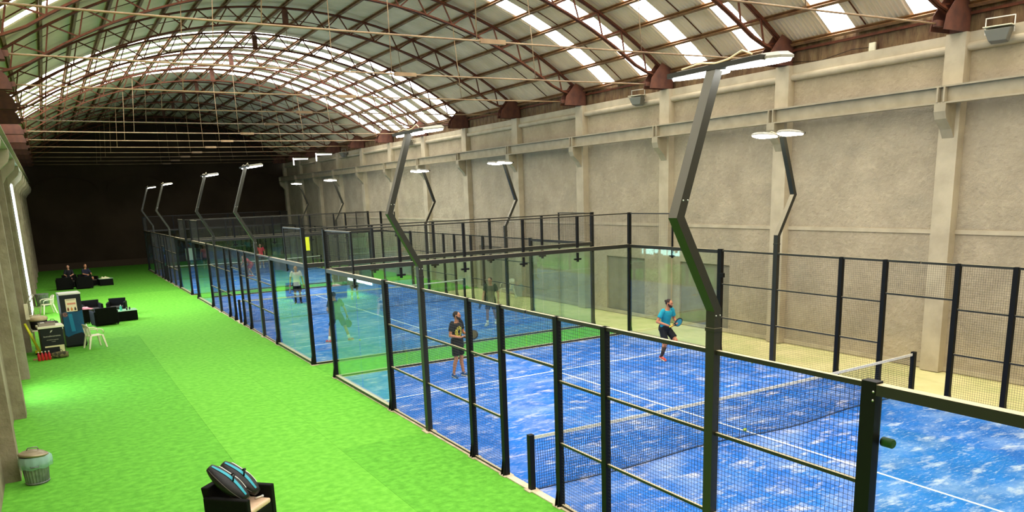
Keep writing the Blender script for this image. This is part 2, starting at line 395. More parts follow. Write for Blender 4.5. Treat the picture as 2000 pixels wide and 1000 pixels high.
# trusses: one built, then copied
def build_truss():
    r = empty('roof_truss', (0, 0, 0))
    DO, DI = -.20, -.78
    n = NP
    def O(t): x, z = arc(t, DO); return Vector((x, 0, z))
    def I(t):
        e = min(1, (1-abs(t))/.10); x, z = arc(t, DO+(DI-DO)*(.35+.65*e)); return Vector((x, 0, z))
    tm = .975
    for nm, F in (('outer_chord', O), ('inner_chord', I)):
        m = MB()
        for i in range(n*2):
            t0, t1 = -tm+2*tm*i/(2*n), -tm+2*tm*(i+1)/(2*n); p, q = F(t0), F(t1)
            for dy in (-.045, .045): m.bar(p+Vector((0, dy, 0)), q+Vector((0, dy, 0)), .05, .065, (0, 1, 0))
        obj(nm, m, rust, r)
    for i in range(n):
        t0, tmid, t1 = -tm+2*tm*i/n, -tm+2*tm*(i+.5)/n, -tm+2*tm*(i+1)/n
        for p, q in ((O(t0), I(tmid)), (I(tmid), O(t1))):
            m = MB().bar(p, q, .04, .04, (0, 1, 0)); obj('web_bar', m, rust, r)
    for s in (-1, 1):
        X = lambda x: XM+s*(x-XM)
        poly = [(X(11.58), 7.99), (X(12.58), 7.99), (X(12.58), 8.62), (X(12.1), 8.80), (X(11.66), 8.32)]
        m = MB()
        for dy in (-.17, .15): m.prism(poly, 1, dy, dy+.02)
        m.prism([(X(12.3), 7.99), (X(12.58), 7.99), (X(12.58), 8.6), (X(12.3), 8.6)], 1, -.15, .15)
        obj('gusset_shoe', m, rust_o, r)
        obj('clevis', MB().box(min(X(11.5), X(11.74)), max(X(11.5), X(11.74)), -.05, .05, 8.07, 8.2), rust_o, r)
    seg = 14
    pts = [(XM-9.1+18.2*i/seg, 0, 8.13-.05*(1-((i-seg/2)/(seg/2))**2)) for i in range(seg+1)]
    obj('tie_rod', MB().tube(pts, .021, 8), rodm, r)
    obj('turnbuckle', MB().box(XM-.32+.4, XM+.32+.4, -.045, .045, 8.03, 8.13), rodm, r)
    for x in (-2.2, 2.5, 7.2):
        a = math.asin((x-XM)/RAD); t = a/A0; p = I(t)
        obj('hanger', MB().tube([(x, 0, 8.10), (p.x, 0, p.z)], .011, 6), rodm, r)
    p = I(0); obj('crown_plate', MB().box(p.x-.10, p.x+.10, -.06, .06, p.z-.06, p.z+.52), rust_o, r)
    return r
tr = build_truss()
vis = [y for y in PIL if -10 < y < 62]
for i, y in enumerate(vis):
    t = tr if i == 0 else copy_tree(tr)
    t.location.y = y
    if y < 4: lab = 'rust-brown arched roof truss whose shoe shows at the top right corner of the view' if y > 0 else 'rust-brown arched roof truss above the balcony end of the nearest court' if y < -5 else 'rust-brown arched roof truss over the net posts side of the nearest court'
    else:
        k = (y-6)//5
        lab = ['rust-brown arched roof truss meeting the wall behind the tall near light pole',
               'rust-brown arched roof truss between the third and fourth skylight strips',
               'rust-brown arched roof truss just past the last single skylight strip',
               'rust-brown arched roof truss midway along the unlit stretch before the skylight field',
               'rust-brown arched roof truss at the near edge of the skylight field',
               'rust-brown arched roof truss crossing the middle of the skylight field',
               'rust-brown arched roof truss near the far edge of the skylight field',
               'first rust-brown roof truss beyond the skylight field',
               'second rust-brown roof truss beyond the skylight field',
               'third rust-brown roof truss beyond the skylight field',
               'fourth rust-brown roof truss beyond the skylight field',
               'last rust-brown roof truss against the dark end wall'][k]
    tag(t, lab, 'roof truss', 'arched roof trusses')

# floodlight boxes and tubes under the right eave
def wall_flood(y, label):
    r = empty('wall_floodlight', (12.2, y, 7.78), .25, label, 'floodlight', 'floodlights under the right eave')
    m = MB(); b = len(m.v)
    m.hexa([(-.12, -.17, -.16), (.10, -.17, -.20), (.10, .17, -.20), (-.12, .17, -.16), (-.20, -.26, .08), (.14, -.26, .12), (.14, .26, .12), (-.20, .26, .08)])
    bevel(obj('housing', m, mat('flood_grey', (120, 118, 104), .5), r), .015)
    k = MB(); k.bar((.02, -.28, 0), (.02, -.28, .34), .02, .04); k.bar((.02, .28, 0), (.02, .28, .34), .02, .04); k.bar((.02, -.29, .34), (.02, .29, .34), .04, .02)
    obj('bracket', k, silver, r); obj('top_plate', MB().box(-.22, .16, -.28, .28, .125, .145), whitep, r)
wall_flood(-.05, 'grey floodlight box under the eave at the top right corner')
wall_flood(12.2, 'grey floodlight on the cornice beside the second truss shoe from the right pole')
wall_flood(32.5, 'grey floodlight on the cornice behind the lamps of the second left pole')
wall_flood(44.0, 'dark floodlight under the far eave by the two tube lamps')
for i, (y, lb) in enumerate([(46.5, 'white tube lamp under the eave, the one nearer the skylights'), (52.5, 'white tube lamp under the eave, the one nearer the dark end wall')]):
    r = empty('tube_lamp', (11.6, y, 7.9), 0, lb, 'lamp', 'tube lamps under the far eave')
    obj('tube', MB().tube([(-.55, 0, 0), (.55, 0, .03)], .045, 8), tubem, r); obj('housing', MB().box(-.6, .6, -.06, .06, .05, .12), whitep, r)
    obj('drop_arm', MB().box(-.62, -.56, -.04, .04, -.45, .1), tubem, r)
obj_ = empty('junction_box', (XR-.02, 3.3, 8.08), 0, 'small white junction box on the rusty cladding strip', 'electrical box')
bevel(obj('box_body', MB().box(-.06, 0, -.09, .09, -.1, .1), whitep, obj_), .008); obj('cable', MB().tube([(-.03, .1, 0), (-.03, .6, .03), (-.03, 1.6, -.1), (-.03, 2.6, .02)], .008, 5), black, obj_)

# ------------------------------------------------------------------ courts: fences, glass, nets, light poles
HG, HM = 2.97, 3.98      # glass top rail, mesh top
def mesh_wires(p0, p1, z0, z1, m_, par, name='mesh_panel', d=.05, r=.0015, mat_=None):
    """welded wire mesh between two points on the ground plane"""
    p0, p1 = Vector((p0[0], p0[1], 0)), Vector((p1[0], p1[1], 0)); L = (p1-p0).length; u = (p1-p0)/L; nrm = Vector((-u.y, u.x, 0))
    m = MB(); n = int(L/d); k = int((z1-z0)/d)
    for i in range(1, n+1):
        q = p0+u*(L*i/(n+1)); a = u*r; b = nrm*r
        m.hexa([(q-a-b+Vector((0, 0, z0))), (q+a-b+Vector((0, 0, z0))), (q+a+b+Vector((0, 0, z0))), (q-a+b+Vector((0, 0, z0))),
                (q-a-b+Vector((0, 0, z1))), (q+a-b+Vector((0, 0, z1))), (q+a+b+Vector((0, 0, z1))), (q-a+b+Vector((0, 0, z1)))])
    for j in range(1, k+1):
        z = z0+(z1-z0)*j/(k+1)
        m.bar(p0+nrm*2*r+Vector((0, 0, z)), p1+nrm*2*r+Vector((0, 0, z)), 2*r, 2*r)
    me = m.mesh(name); return put(name, me, mat_ or wire, par)
def court(k):
    yc = 22.2*k
    lab = ['black steel and glass enclosure of the nearest padel court', 'black steel and glass enclosure of the middle padel court', 'black steel and glass enclosure of the farthest padel court'][k]
    E = empty('court_enclosure', (0, yc, 0), 0, lab, 'court fence')
    X0, X1 = -.08, 10.08; YE = 10.07
    def post(x, y, h, sx=.09, sy=.10, z0=0, plate=True):
        o = obj('post', MB().box(x-sx/2, x+sx/2, y-sy/2, y+sy/2, z0, h), black, E)
        if plate:
            s = -1 if x < 5 else 1
            m = MB().box(x-sx/2-.05, x+sx/2+.05, y-sy/2-.05, y+sy/2+.05, .002, .02); obj('base_plate', m, cream, o)
            g = MB().prism([(x+s*(sx/2), .02), (x+s*(sx/2+.045), .02), (x+s*(sx/2), .30)], 1, y-sy/2+.01, y-sy/2+.02)
            g.prism([(x+s*(sx/2), .02), (x+s*(sx/2+.045), .02), (x+s*(sx/2), .30)], 1, y+sy/2-.02, y+sy/2-.01)
            obj('foot_gusset', g, black, o)
        return o
    for x in (X0, X1):
        s = -1 if x < 5 else 1
        for e in (-1, 1):
            post(x, e*YE, HM+.02, .10, .10)
            post(x, e*5.98, HG+.02, .10, .15)
            for yy in (2.0, .84): post(x, e*yy, HG)
            # glass part
            for a, b in ((10.0, 8.02), (7.98, 6.07)):
                m = MB().box(x-.005+s*-.02, x+.005+s*-.02, min(e*a, e*b), max(e*a, e*b), .09, HG-.09); obj('glass_pane', m, glass, E)
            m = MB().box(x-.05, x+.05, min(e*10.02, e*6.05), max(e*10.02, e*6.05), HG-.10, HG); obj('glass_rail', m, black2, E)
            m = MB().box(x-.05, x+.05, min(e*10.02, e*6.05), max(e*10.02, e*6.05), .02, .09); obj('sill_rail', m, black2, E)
            m = MB().box(x-.02, x+.02, e*8-.03, e*8+.03, HG-.34, HG-.10); m.box(x-.035, x+.035, e*8-.09, e*8+.09, HG-.30, HG-.26); obj('glass_clamp', m, black, E)
            m = MB().box(x-.03+s*-.06, x+.03+s*-.06, e*5.98-.16 if e > 0 else e*5.98+.02, e*5.98-.02 if e > 0 else e*5.98+.16, 2.36, 2.44)
            # upper mesh over the two metres next to the corner
            mesh_wires((x, e*10.02), (x, e*8.03), HG, HM, None, E, 'upper_mesh')
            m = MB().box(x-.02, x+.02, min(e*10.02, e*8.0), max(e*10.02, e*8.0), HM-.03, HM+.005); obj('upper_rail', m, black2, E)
            post(x, e*8.0, HM, .04, .05, HG, False)
            # side mesh
            for a, b in ((5.9, 4.07), (3.93, 2.05), (1.95, .89)):
                mesh_wires((x, e*a), (x, e*b), .05, HG-.05, None, E)
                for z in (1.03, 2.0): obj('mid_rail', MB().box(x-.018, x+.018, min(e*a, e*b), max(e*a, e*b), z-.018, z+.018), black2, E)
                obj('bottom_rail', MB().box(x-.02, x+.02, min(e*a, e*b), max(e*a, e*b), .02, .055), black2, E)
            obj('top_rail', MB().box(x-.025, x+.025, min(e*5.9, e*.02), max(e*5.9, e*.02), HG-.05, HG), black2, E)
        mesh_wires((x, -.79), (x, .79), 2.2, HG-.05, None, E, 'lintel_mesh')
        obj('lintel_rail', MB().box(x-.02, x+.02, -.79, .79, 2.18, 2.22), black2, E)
    for e in (-1, 1):
        y = e*YE
        for i in range(5):
            m = MB().box(2*i+.015, 2*i+1.985, y-.006-.02*e, y+.006-.02*e, .06, HG-.09); obj('glass_pane', m, glass, E)
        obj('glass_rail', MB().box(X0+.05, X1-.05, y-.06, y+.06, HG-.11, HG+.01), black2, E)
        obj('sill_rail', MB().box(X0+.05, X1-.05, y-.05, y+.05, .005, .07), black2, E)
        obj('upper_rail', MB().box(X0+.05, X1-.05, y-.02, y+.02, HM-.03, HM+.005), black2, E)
        for i in range(1, 5):
            post(2*i, y, HM-.03, .075, .06, HG+.02, False)
            m = MB().box(2*i-.032, 2*i+.032, y-.03, y+.03, HG-.42, HG-.13); m.box(2*i-.12, 2*i+.12, y-.04, y+.04, HG-.36, HG-.31); obj('glass_clamp', m, black, E)
        for i in range(5): mesh_wires((2*i+.03, y), (2*i+1.97, y), HG, HM-.03, None, E, 'upper_mesh')
    # shift children into the enclosure frame
    return E
for k in range(3): court(k)
# latch, bolts on the big near post
E0 = [o for o in bpy.data.objects if o.name == 'court_enclosure'][0]
m = MB(); m.lathe([(.035, 0), (.045, .01), (.045, .11), (.035, .12)], n=16); m.xf(Matrix.Translation((.0, -6.06, 2.42)) @ Matrix.Rotation(PI/2, 4, 'X'))
obj('rubber_stop', m, black, E0)
for z in (2.90, 2.82): obj('bolt_head', MB().ball((-.128, -6.03, z), .012, 8, 6), silver, E0)
obj('door_stop', MB().box(9.98, 10.06, 5.78, 5.90, 2.2, 2.32), black, E0)

def net(k):
    yc = 22.2*k
    r = empty('court_net', (0, yc, 0), 0, ['black net with white tape across the nearest court', 'black net with white tape across the middle court', 'black net with white tape across the farthest court'][k], 'net')
    for x in (-.08, 10.08):
        o = obj('net_post', MB().box(x-.045, x+.045, -.045, .045, .02, .95), black, r); obj('base_plate', MB().box(x-.11, x+.09, -.09, .09, .002, .02), cream, o)
    def ztop(x): u = (x-5)/5; return .87+.045*u*u
    def ybot(x): return -.05-.10*math.sin(x*1.3+k)*math.sin(PI*x/10)-.04*math.sin(PI*x/10)
    N = 40
    tp = MB()
    for i in range(N):
        a, b = -.03+10.06*i/N, -.03+10.06*(i+1)/N
        tp.hexa([(a, -.008, ztop(a)-.055), (b, -.008, ztop(b)-.055), (b, .008, ztop(b)-.055), (a, .008, ztop(a)-.055), (a, -.008, ztop(a)), (b, -.008, ztop(b)), (b, .008, ztop(b)), (a, .008, ztop(a))])
    obj('net_tape', tp, tapem, r)
    m = MB(); d = .045 if k == 0 else .06; rr = .0022 if k == 0 else .003; nx = int(10/d)
    for i in range(nx+1):
        x = i*10/nx; m.bar((x, 0, ztop(x)-.05), (x, ybot(x), .015), rr*2, rr*2)
    nz = int(.83/d)
    for j in range(nz):
        f = (j+.5)/nz
        for i in range(20):
            a, b = i*.5, (i+1)*.5
            m.bar((a, ybot(a)*(1-f), .015+(ztop(a)-.065)*f), (b, ybot(b)*(1-f), .015+(ztop(b)-.065)*f), rr*2, rr*2)
    put('net_mesh', m.mesh('net_mesh'), netm, r)
    obj('bottom_cord', MB().tube([(x*.25, ybot(x*.25), .016) for x in range(41)], .008, 6), netm, r)
for k in range(3): net(k)

# light poles: zigzag shafts, two lamp heads on a cross bar
def build_pole():
    r = empty('light_pole')
    w_, d = .10, .13
    path = [(0, 0), (0, 3.42), (-.56, 4.45), (-.06, 5.92)]
    # mitred shaft
    rings = []
    for i, (x, z) in enumerate(path):
        if i == 0: dx, dz, sc_ = 0, 1, 1
        elif i == len(path)-1:
            px, pz = path[i-1]; L = math.hypot(x-px, z-pz); dx, dz, sc_ = (x-px)/L, (z-pz)/L, 1
        else:
            px, pz = path[i-1]; nx, nz = path[i+1]
            l1, l2 = math.hypot(x-px, z-pz), math.hypot(nx-x, nz-z)
            a, b = ((x-px)/l1, (z-pz)/l1), ((nx-x)/l2, (nz-z)/l2)
            dx, dz = a[0]+b[0], a[1]+b[1]; L = math.hypot(dx, dz); dx /= L; dz /= L
            sc_ = 1/max(.3, a[0]*dx+a[1]*dz)
        ax, az = dz*w_/2*sc_, -dx*w_/2*sc_
        rings.append([(x-ax, -d/2, z-az), (x+ax, -d/2, z+az), (x+ax, d/2, z+az), (x-ax, d/2, z-az)])
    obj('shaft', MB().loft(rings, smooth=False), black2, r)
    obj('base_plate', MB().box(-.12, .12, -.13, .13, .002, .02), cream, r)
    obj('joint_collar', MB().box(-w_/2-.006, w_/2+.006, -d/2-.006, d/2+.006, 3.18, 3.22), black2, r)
    bm_ = MB()
    for z_, x_ in ((3.36, 0), (4.62, -.50)):
        for dx in (-.03, .03): bm_.ball((x_+dx, -d/2-.003, z_), .010, 6, 4)
    obj('bolts', bm_, silver, r)
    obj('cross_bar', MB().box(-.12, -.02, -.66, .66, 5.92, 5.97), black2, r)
    for s in (-1, 1):
        h = MB()
        o0 = [(-.06, s*.12), (.10, s*.08), (.40, s*.20), (.46, s*.40), (.40, s*.62), (.10, s*.72), (-.06, s*.68)]
        if s < 0: o0 = o0[::-1]
        rg = lambda f, z, sl=0: [(.2+(p[0]-.2)*f, s*.4+(p[1]-s*.4)*f, z+sl*(p[0]-.2)) for p in o0]
        h.loft([rg(1, 5.955, .10), rg(1, 5.98, .10), rg(.8, 6.02, .10)], smooth=False)
        hd = obj('lamp_head', h, mat('lamp_grey', (150, 146, 130), .4), r)
        g = MB().loft([rg(.9, 5.925, .10), rg(.94, 5.953, .10)], smooth=False); obj('lens', g, lampm, hd)
    pts = [(-.06, -.5, 6.0), (-.04, -.35, 6.06), (-.07, -.2, 6.0), (-.05, 0, 5.99), (-.07, .2, 6.02), (-.05, .5, 6.0)]
    obj('cable', MB().tube(pts, .009, 5), whitep, r)
    return r
pole0 = build_pole()
PL = {('L', 0, -4): 'tall dark zigzag light pole standing nearest, its lamps at the top of the picture',
      ('L', 0, 4): 'dark zigzag light pole at the turf side of the nearest court, by its glass corner',
      ('R', 0, 4): 'zigzag light pole on the wall side of the nearest court, lamps below the beam',
      ('R', 0, -4): 'zigzag light pole on the wall side of the nearest court by the balcony end',
      ('L', 1, -4): 'zigzag light pole on the turf side of the middle court, the nearer of its pair',
      ('L', 1, 4): 'zigzag light pole on the turf side of the middle court, the farther of its pair',
      ('R', 1, -4): 'zigzag light pole on the wall side of the middle court, the nearer of its pair',
      ('R', 1, 4): 'zigzag light pole on the wall side of the middle court, the farther of its pair',
      ('L', 2, -4): 'small zigzag light pole, turf side of the far court, nearer of its pair',
      ('L', 2, 4): 'smallest zigzag light pole at the far end of the turf walkway',
      ('R', 2, -4): 'small zigzag light pole, wall side of the far court, nearer of its pair',
      ('R', 2, 4): 'smallest zigzag light pole on the wall side near the dark end wall'}
first = True
for (s, k, dy), lb in PL.items():
    o = pole0 if first else copy_tree(pole0); first = False
    o.location = (-.09 if s == 'L' else 10.09, 22.2*k+dy, 0); o.rotation_euler.z = 0 if s == 'L' else PI
    tag(o, lb, 'light pole', 'court light poles')

# small marks on the fences
o = empty('fence_tag', (-.02, 12.13, 3.35), 0, 'small yellow-green tag strapped to the corner post of the middle court', 'tag')
bevel(obj('tag_body', MB().box(-.01, .10, -.07, -.055, 0, .38), mat('tag_yellow', (210, 215, 40), .5), o), .004)
# balls
ballm = mat('ball_yellow', (206, 226, 60), .9, rgb2=(190, 212, 50), scale=40)
for x, y, lb in [(9.66, 4.31, 'yellow ball lying on blue turf near the wall-side fence'), (4.97, .16, 'yellow-green ball lying at the foot of the nearest net'),
                 (2.35, 15.0, 'pale ball behind the glass on the middle court'), (3.3, 40.2, 'pale ball on the far court behind its corner glass')]:
    b = empty('padel_ball', (x, y, .040), 0, lb, 'ball')
    obj('felt', MB().ball((0, 0, 0), .033, 16, 12), ballm, b)
    obj('seam', MB().tube([(.0335*math.cos(t)*math.cos(.5*math.sin(2*t)), .0335*math.sin(t)*math.cos(.5*math.sin(2*t)), .0335*math.sin(.5*math.sin(2*t))) for t in [2*PI*i/24 for i in range(24)]], .0012, 4, closed=True), whiteline, b)
#PART2

# ------------------------------------------------------------------ people
def V(*a): return Vector(a)
def cap(m, p, q, r1, r2=None, n=10):
    """closed tapered capsule"""
    r2 = r1 if r2 is None else r2; p, q = Vector(p), Vector(q); d = q-p
    if d.length < 1e-5: return m.ball(p, r1, n, 8)
    d.normalize(); a = d.cross(V(0, 0, 1) if abs(d.z) < .9 else V(1, 0, 0)).normalized(); c = d.cross(a); rings = []
    for s_, P, r in ((-1, p, r1), (1, q, r2)):
        for t in ((.02, .3, .7, 1.0) if s_ < 0 else (1.0, .7, .3, .02)):
            e = t*PI/2; rr = r*math.sin(e); off = s_*r*math.cos(e)
            rings.append([P+d*off+(a*math.cos(2*PI*k/n)+c*math.sin(2*PI*k/n))*rr for k in range(n)])
    return m.loft(rings)
def frus(m, p, q, r1, r2, n=14):
    m.tube([p, q], [r1, r2], n); return m
_tmp = []
def blob(name, mb, voxel, m_, parent, it=4):
    me = mb.mesh('tmp'); o = bpy.data.objects.new('tmp', me); C.objects.link(o)
    r = o.modifiers.new('r', 'REMESH'); r.mode = 'VOXEL'; r.voxel_size = voxel; r.use_smooth_shade = True
    s_ = o.modifiers.new('s', 'SMOOTH'); s_.factor = .5; s_.iterations = it
    _tmp.append((name, o, m_, parent))
def flush_blobs():
    dg = bpy.context.evaluated_depsgraph_get(); dg.update()
    done = []
    for name, o, m_, parent in _tmp:
        ev = o.evaluated_get(dg); me = bpy.data.meshes.new_from_object(ev); me.name = name; done.append((name, me, m_, parent))
    for name, o, m_, parent in _tmp: bpy.data.objects.remove(o)
    for name, me, m_, parent in done:
        me.materials.clear(); put(name, me, m_, parent)
    _tmp.clear()
def skin_m(n, c): return mat('skin_'+n, c, .55, rgb2=tuple(int(x*.93) for x in c), scale=14, spec=.3)
def torso(m, P, S, side0, side1, fwd, k=1.0, top=True):
    """P pelvis centre, S point between the shoulders"""
    ax = S-P; rings = []
    secs = [(-.10, .150, .105), (0, .165, .118), (.18, .155, .112), (.36, .142, .102), (.58, .162, .112), (.80, .185, .118), (.95, .180, .098), (1.03, .120, .075)]
    for t, w_, d in secs:
        c = P+ax*t; sd = side0.lerp(side1, min(1, max(0, t))).normalized(); fd = (fwd-ax.normalized()*fwd.dot(ax.normalized())).normalized()
        rings.append([c+sd*math.cos(2*PI*i/16)*w_*k+fd*math.sin(2*PI*i/16)*d*k for i in range(16)])
    m.loft(rings)
def grip(m, wr, ctr, axis, side):
    """hand closed round a handle through ctr along axis; fingers wrap from the palm side"""
    axis = axis.normalized(); to = (ctr-wr); to = (to-axis*to.dot(axis)).normalized(); nrm = axis.cross(to).normalized()*side
    pc = ctr+nrm*.026
    cap(m, wr, pc-axis*.02, .026, .026, 8); cap(m, pc-axis*.03, pc+axis*.03, .023, .022, 8)
    for i, L in enumerate((1.0, 1.12, 1.06, .9)):
        o = ctr+axis*(.034-.0225*i)
        pts = []
        for j in range(6):
            t = .2+L*3.0*j/5; pts.append(o+(nrm*math.cos(t)+to*math.sin(t))*.030)
        m.tube(pts, [.0095, .0095, .009, .0088, .0082, .0075], 8)
    pts = [pc-axis*.005-to*.012, ctr+axis*.050-to*.024+nrm*.006, ctr+axis*.060-to*.026-nrm*.018, ctr+axis*.056-to*.006-nrm*.033]
    m.tube(pts, [.013, .0115, .0105, .009], 8)
def open_hand(m, wr, d, side, fw):
    d = d.normalized(); sd = d.cross(fw).normalized()
    cap(m, wr, wr+d*.045, .022, .030, 8); cap(m, wr+d*.03-sd*.018, wr+d*.085-sd*.026, .016, .015, 8); cap(m, wr+d*.03+sd*.018, wr+d*.085+sd*.026, .016, .015, 8)
    for i, L in enumerate((.068, .078, .072, .056)):
        b = wr+d*.085+sd*(.032-.0215*i); m.tube([b, b+d*L*.5+fw*.008, b+d*L*.85+fw*.028], [.0092, .0088, .0078], 8)
    m.tube([wr+d*.025+sd*.022*side, wr+d*.055+sd*.046*side+fw*.012, wr+d*.085+sd*.050*side+fw*.026], [.0125, .0110, .009], 8)
def racket(name, ctr, axis, face, cols, label, group=None):
    """padel racket: ctr is the grip centre, axis points to the head, face is the face normal"""
    axis = axis.normalized(); face = (face-axis*face.dot(axis)).normalized(); sx = face.cross(axis).normalized()
    r = empty(name, (0, 0, 0), 0, label, 'racket', group)
    mt = Matrix((sx, face, axis)).transposed().to_4x4(); mt.translation = ctr; r.matrix_world = mt
    out = []
    for i in range(28):
        t = 2*PI*i/28; out.append((.128*math.sin(t)*(1-.12*max(0, -math.cos(t))), .255+.140*math.cos(t)))
    h = MB().loft([[(x*f, y, .255+(z-.255)*f) for x, z in out] for f, y in ((.90, -.019), (1, -.012), (1, .012), (.90, .019))], smooth=False)
    for s_ in (-1, 1): h.tube([(s_*.014, 0, .055), (s_*.030, 0, .09), (s_*.062, 0, .15)], .013, 8)
    obj('frame', h, mat('racket_'+cols[0], cols[1], .35, spec=.6), r)
    f2 = MB()
    for s_ in (-1, 1): f2.loft([[(x*.78, s_*.0191, .255+(z-.255)*.78) for x, z in out], [(x*.76, s_*.0205, .255+(z-.255)*.76) for x, z in out]], smooth=False)
    obj('face', f2, mat('racket_face_'+cols[0], cols[2], .45), r)
    hl = MB()
    for i in range(-2, 3):
        for j in range(-2, 3):
            if i*i+j*j < 7:
                for s_ in (-1, 1): hl.tube([(i*.032, s_*.0206, .26+j*.034), (i*.032, s_*.0212, .26+j*.034)], .0055, 8)
    put('hole_pattern', hl.mesh('hole_pattern'), black, r)
    obj('handle', MB().lathe([(.019, -.07), (.0175, -.06), (.0165, .0), (.0165, .06)], n=12), mat('grip_'+cols[0], cols[3], .8), r)
    return r
def person(loc, face, label, J, st, voxel=.0095, group=None):
    rz = math.atan2(-face[0], face[1])
    r = empty('person', loc, rz, label, 'person', group)
    sk = skin_m(st['id'], st.get('skin', (196, 136, 100)))
    P, S = V(*J.get('pelvis', (0, 0, .95))), V(*J.get('chest', (0, 0, 1.45)))
    fw = V(*J.get('fwd', (0, 1, 0))); side = V(1, 0, 0); sd1 = V(*J.get('side1', (1, 0, 0)))
    hc = V(*J.get('head', (0, .03, 1.655)))
    hd = V(*J.get('look', (0, 1, 0))).normalized()
    b = MB(); torso(b, P, S, side, sd1, fw, .88)
    up = (hc-S).normalized()
    cap(b, S-up*.02, hc-V(0, 0, .06), .062, .052)
    hr = hd.cross(V(0, 0, 1)).normalized(); hu = hr.cross(hd).normalized()
    def H(x, y, z): return hc+hr*x+hd*y+hu*z
    n0 = len(b.v); b.ball((0, 0, 0), (.076, .096, .108), 14, 10); 
    hm = Matrix((hr, hd, hu)).transposed().to_4x4(); hm.translation = hc; b.xf(hm, n0)
    cap(b, H(0, .045, -.055), H(0, .062, -.082), .050, .038); cap(b, H(0, .08, .01), H(0, .108, -.018), .010, .015, 8)
    cap(b, H(-.03, .078, -.012), H(.03, .078, -.012), .016, .016, 8); cap(b, H(-.035, .08, .035), H(.035, .08, .035), .014, .014, 8)
    for s_ in (-1, 1): cap(b, H(s_*.076, -.005, .018), H(s_*.080, -.008, -.022), .016, .011, 8)
    sh, el, wr = J['shoulder'], J['elbow'], J['wrist']; hp, kn, an, toe = J['hip'], J['knee'], J['ankle'], J['toe']
    hands = J.get('hands', (None, None))
    for i, s_ in ((0, 1), (1, -1)):
        a, e, w_ = V(*sh[i]), V(*el[i]), V(*wr[i])
        cap(b, a, a.lerp(e, .5), .050, .048); cap(b, a.lerp(e, .4), e, .048, .040); cap(b, e, e.lerp(w_, .35), .040, .042); cap(b, e.lerp(w_, .3), w_, .042, .026)
        if hands[i]: grip(b, w_, V(*hands[i][0]), V(*hands[i][1]), s_)
        else: open_hand(b, w_, (w_-e), s_, fw)
        h_, k_, n_ = V(*hp[i]), V(*kn[i]), V(*an[i])
        cap(b, h_, k_, .084, .056); d = (n_-k_); bk = V(0, -1, 0)-d.normalized()*V(0, -1, 0).dot(d.normalized())
        cap(b, k_, k_+d*.3+bk*.02, .054, .056); cap(b, k_+d*.28+bk*.018, n_, .055, .036); t_ = V(*toe[i]); cap(b, n_, n_.lerp(t_, .6)-V(0, 0, .02), .036, .03)
    blob('body', b, voxel, sk, r)
    e = MB()
    for s_ in (-1, 1): e.ball(H(s_*.031, .091, .012), (.011, .008, .009), 8, 6)
    obj('eyes', e, mat('eye_dark', (28, 20, 18), .3), r)
    obj('mouth', MB().ball(H(0, .098, -.056), (.020, .008, .006), 8, 6), mat('lips', (150, 80, 70), .6), r)
    if st.get('hair'):
        h = MB(); n0 = len(h.v); h.ball((0, -.020, .022), (.083, .090, .098), 14, 10)
        if st.get('long'): h.ball((0, -.06, -.04), (.07, .05, .09), 12, 8)
        if st.get('bun'): h.ball((0, -.105, .045), (.035, .035, .035), 10, 8)
        h.xf(hm, n0); blob('hair', h, .009, mat('hair_'+st['id'], st['hair'], .8), r, 3)
    if st.get('beard'):
        h = MB(); cap(h, H(-.045, .045, -.055), H(0, .078, -.088), .034, .034); cap(h, H(.045, .045, -.055), H(0, .078, -.088), .034, .034)
        for s_ in (-1, 1): cap(h, H(s_*.072, .01, -.005), H(s_*.055, .04, -.06), .016, .028)
        blob('beard', h, .008, mat('hair_'+st['id'], st['beard'], .85), r, 3)
    # shirt
    m = MB(); torso(m, P+(S-P)*.02, S, side, sd1, fw, 1.04)
    if st.get('hang'): 
        ax = (S-P).normalized(); m.tube([P+ax*.10, P-ax*.12], [.165, .185], 16)
    for i in (0, 1):
        a, e_ = V(*sh[i]), V(*el[i]); L = (e_-a); cap(m, a-L*.12-V(*sh[i]).normalized()*.0, a, .060, .066); frus(m, a-L*.05, a+L*st.get('sleeve', .60), .068, .070)
        m.ball(a, .068, 12, 8)
    blob('shirt', m, max(.011, voxel), st['shirt'], r, 3)
    # shorts
    m = MB(); ax = (S-P).normalized(); m.tube([P-ax*.09, P+ax*.02, P+ax*.10], [.165, .172, .150], 18)
    for i in (0, 1):
        h_, k_ = V(*hp[i]), V(*kn[i]); L = k_-h_; f = st.get('short', .78); m.ball(h_, .100, 12, 8); frus(m, h_-L*.05, h_+L*f, .104, .100)
    blob('shorts', m, max(.012, voxel), st['shorts'], r, 3)
    for i in (0, 1):
        k_, n_, t_ = V(*kn[i]), V(*an[i]), V(*toe[i]); d = (k_-n_).normalized()
        sl = st.get('sock', .11); m = MB(); frus(m, n_-d*.03, n_+d*sl, .042, .044+.06*sl); obj('sock', m, st['socks'], r)
        fwd_ = (t_-n_); m = MB(); hl = n_-fwd_*.28; dn = V(0, 0, -.045) if abs((n_-t_).z) < .12 else d*-.045
        cap(m, hl+dn, n_+dn*.3, .038, .042); cap(m, hl+dn*1.0, t_+V(0, 0, .0), .036, .034); cap(m, n_+dn*.8, n_.lerp(t_, .7), .043, .040)
        blob('shoe', m, .010, st['shoes'], r, 3)
        so = MB(); so.bar(hl+dn*1.55, t_+dn*.55, .085, .022, fw if abs(fwd_.z) > .2 else (0, 0, 1)); obj('sole', so, st.get('sole', whitep), r)
    return r
def W(loc, face, p):
    rz = math.atan2(-face[0], face[1]); return Vector(loc)+Matrix.Rotation(rz, 3, 'Z') @ Vector(p)
def Wd(face, d): return Matrix.Rotation(math.atan2(-face[0], face[1]), 3, 'Z') @ Vector(d)
black_cloth = mat('black_cloth', (18, 18, 22), .85); white_cloth = mat('white_cloth', (226, 218, 200), .85)
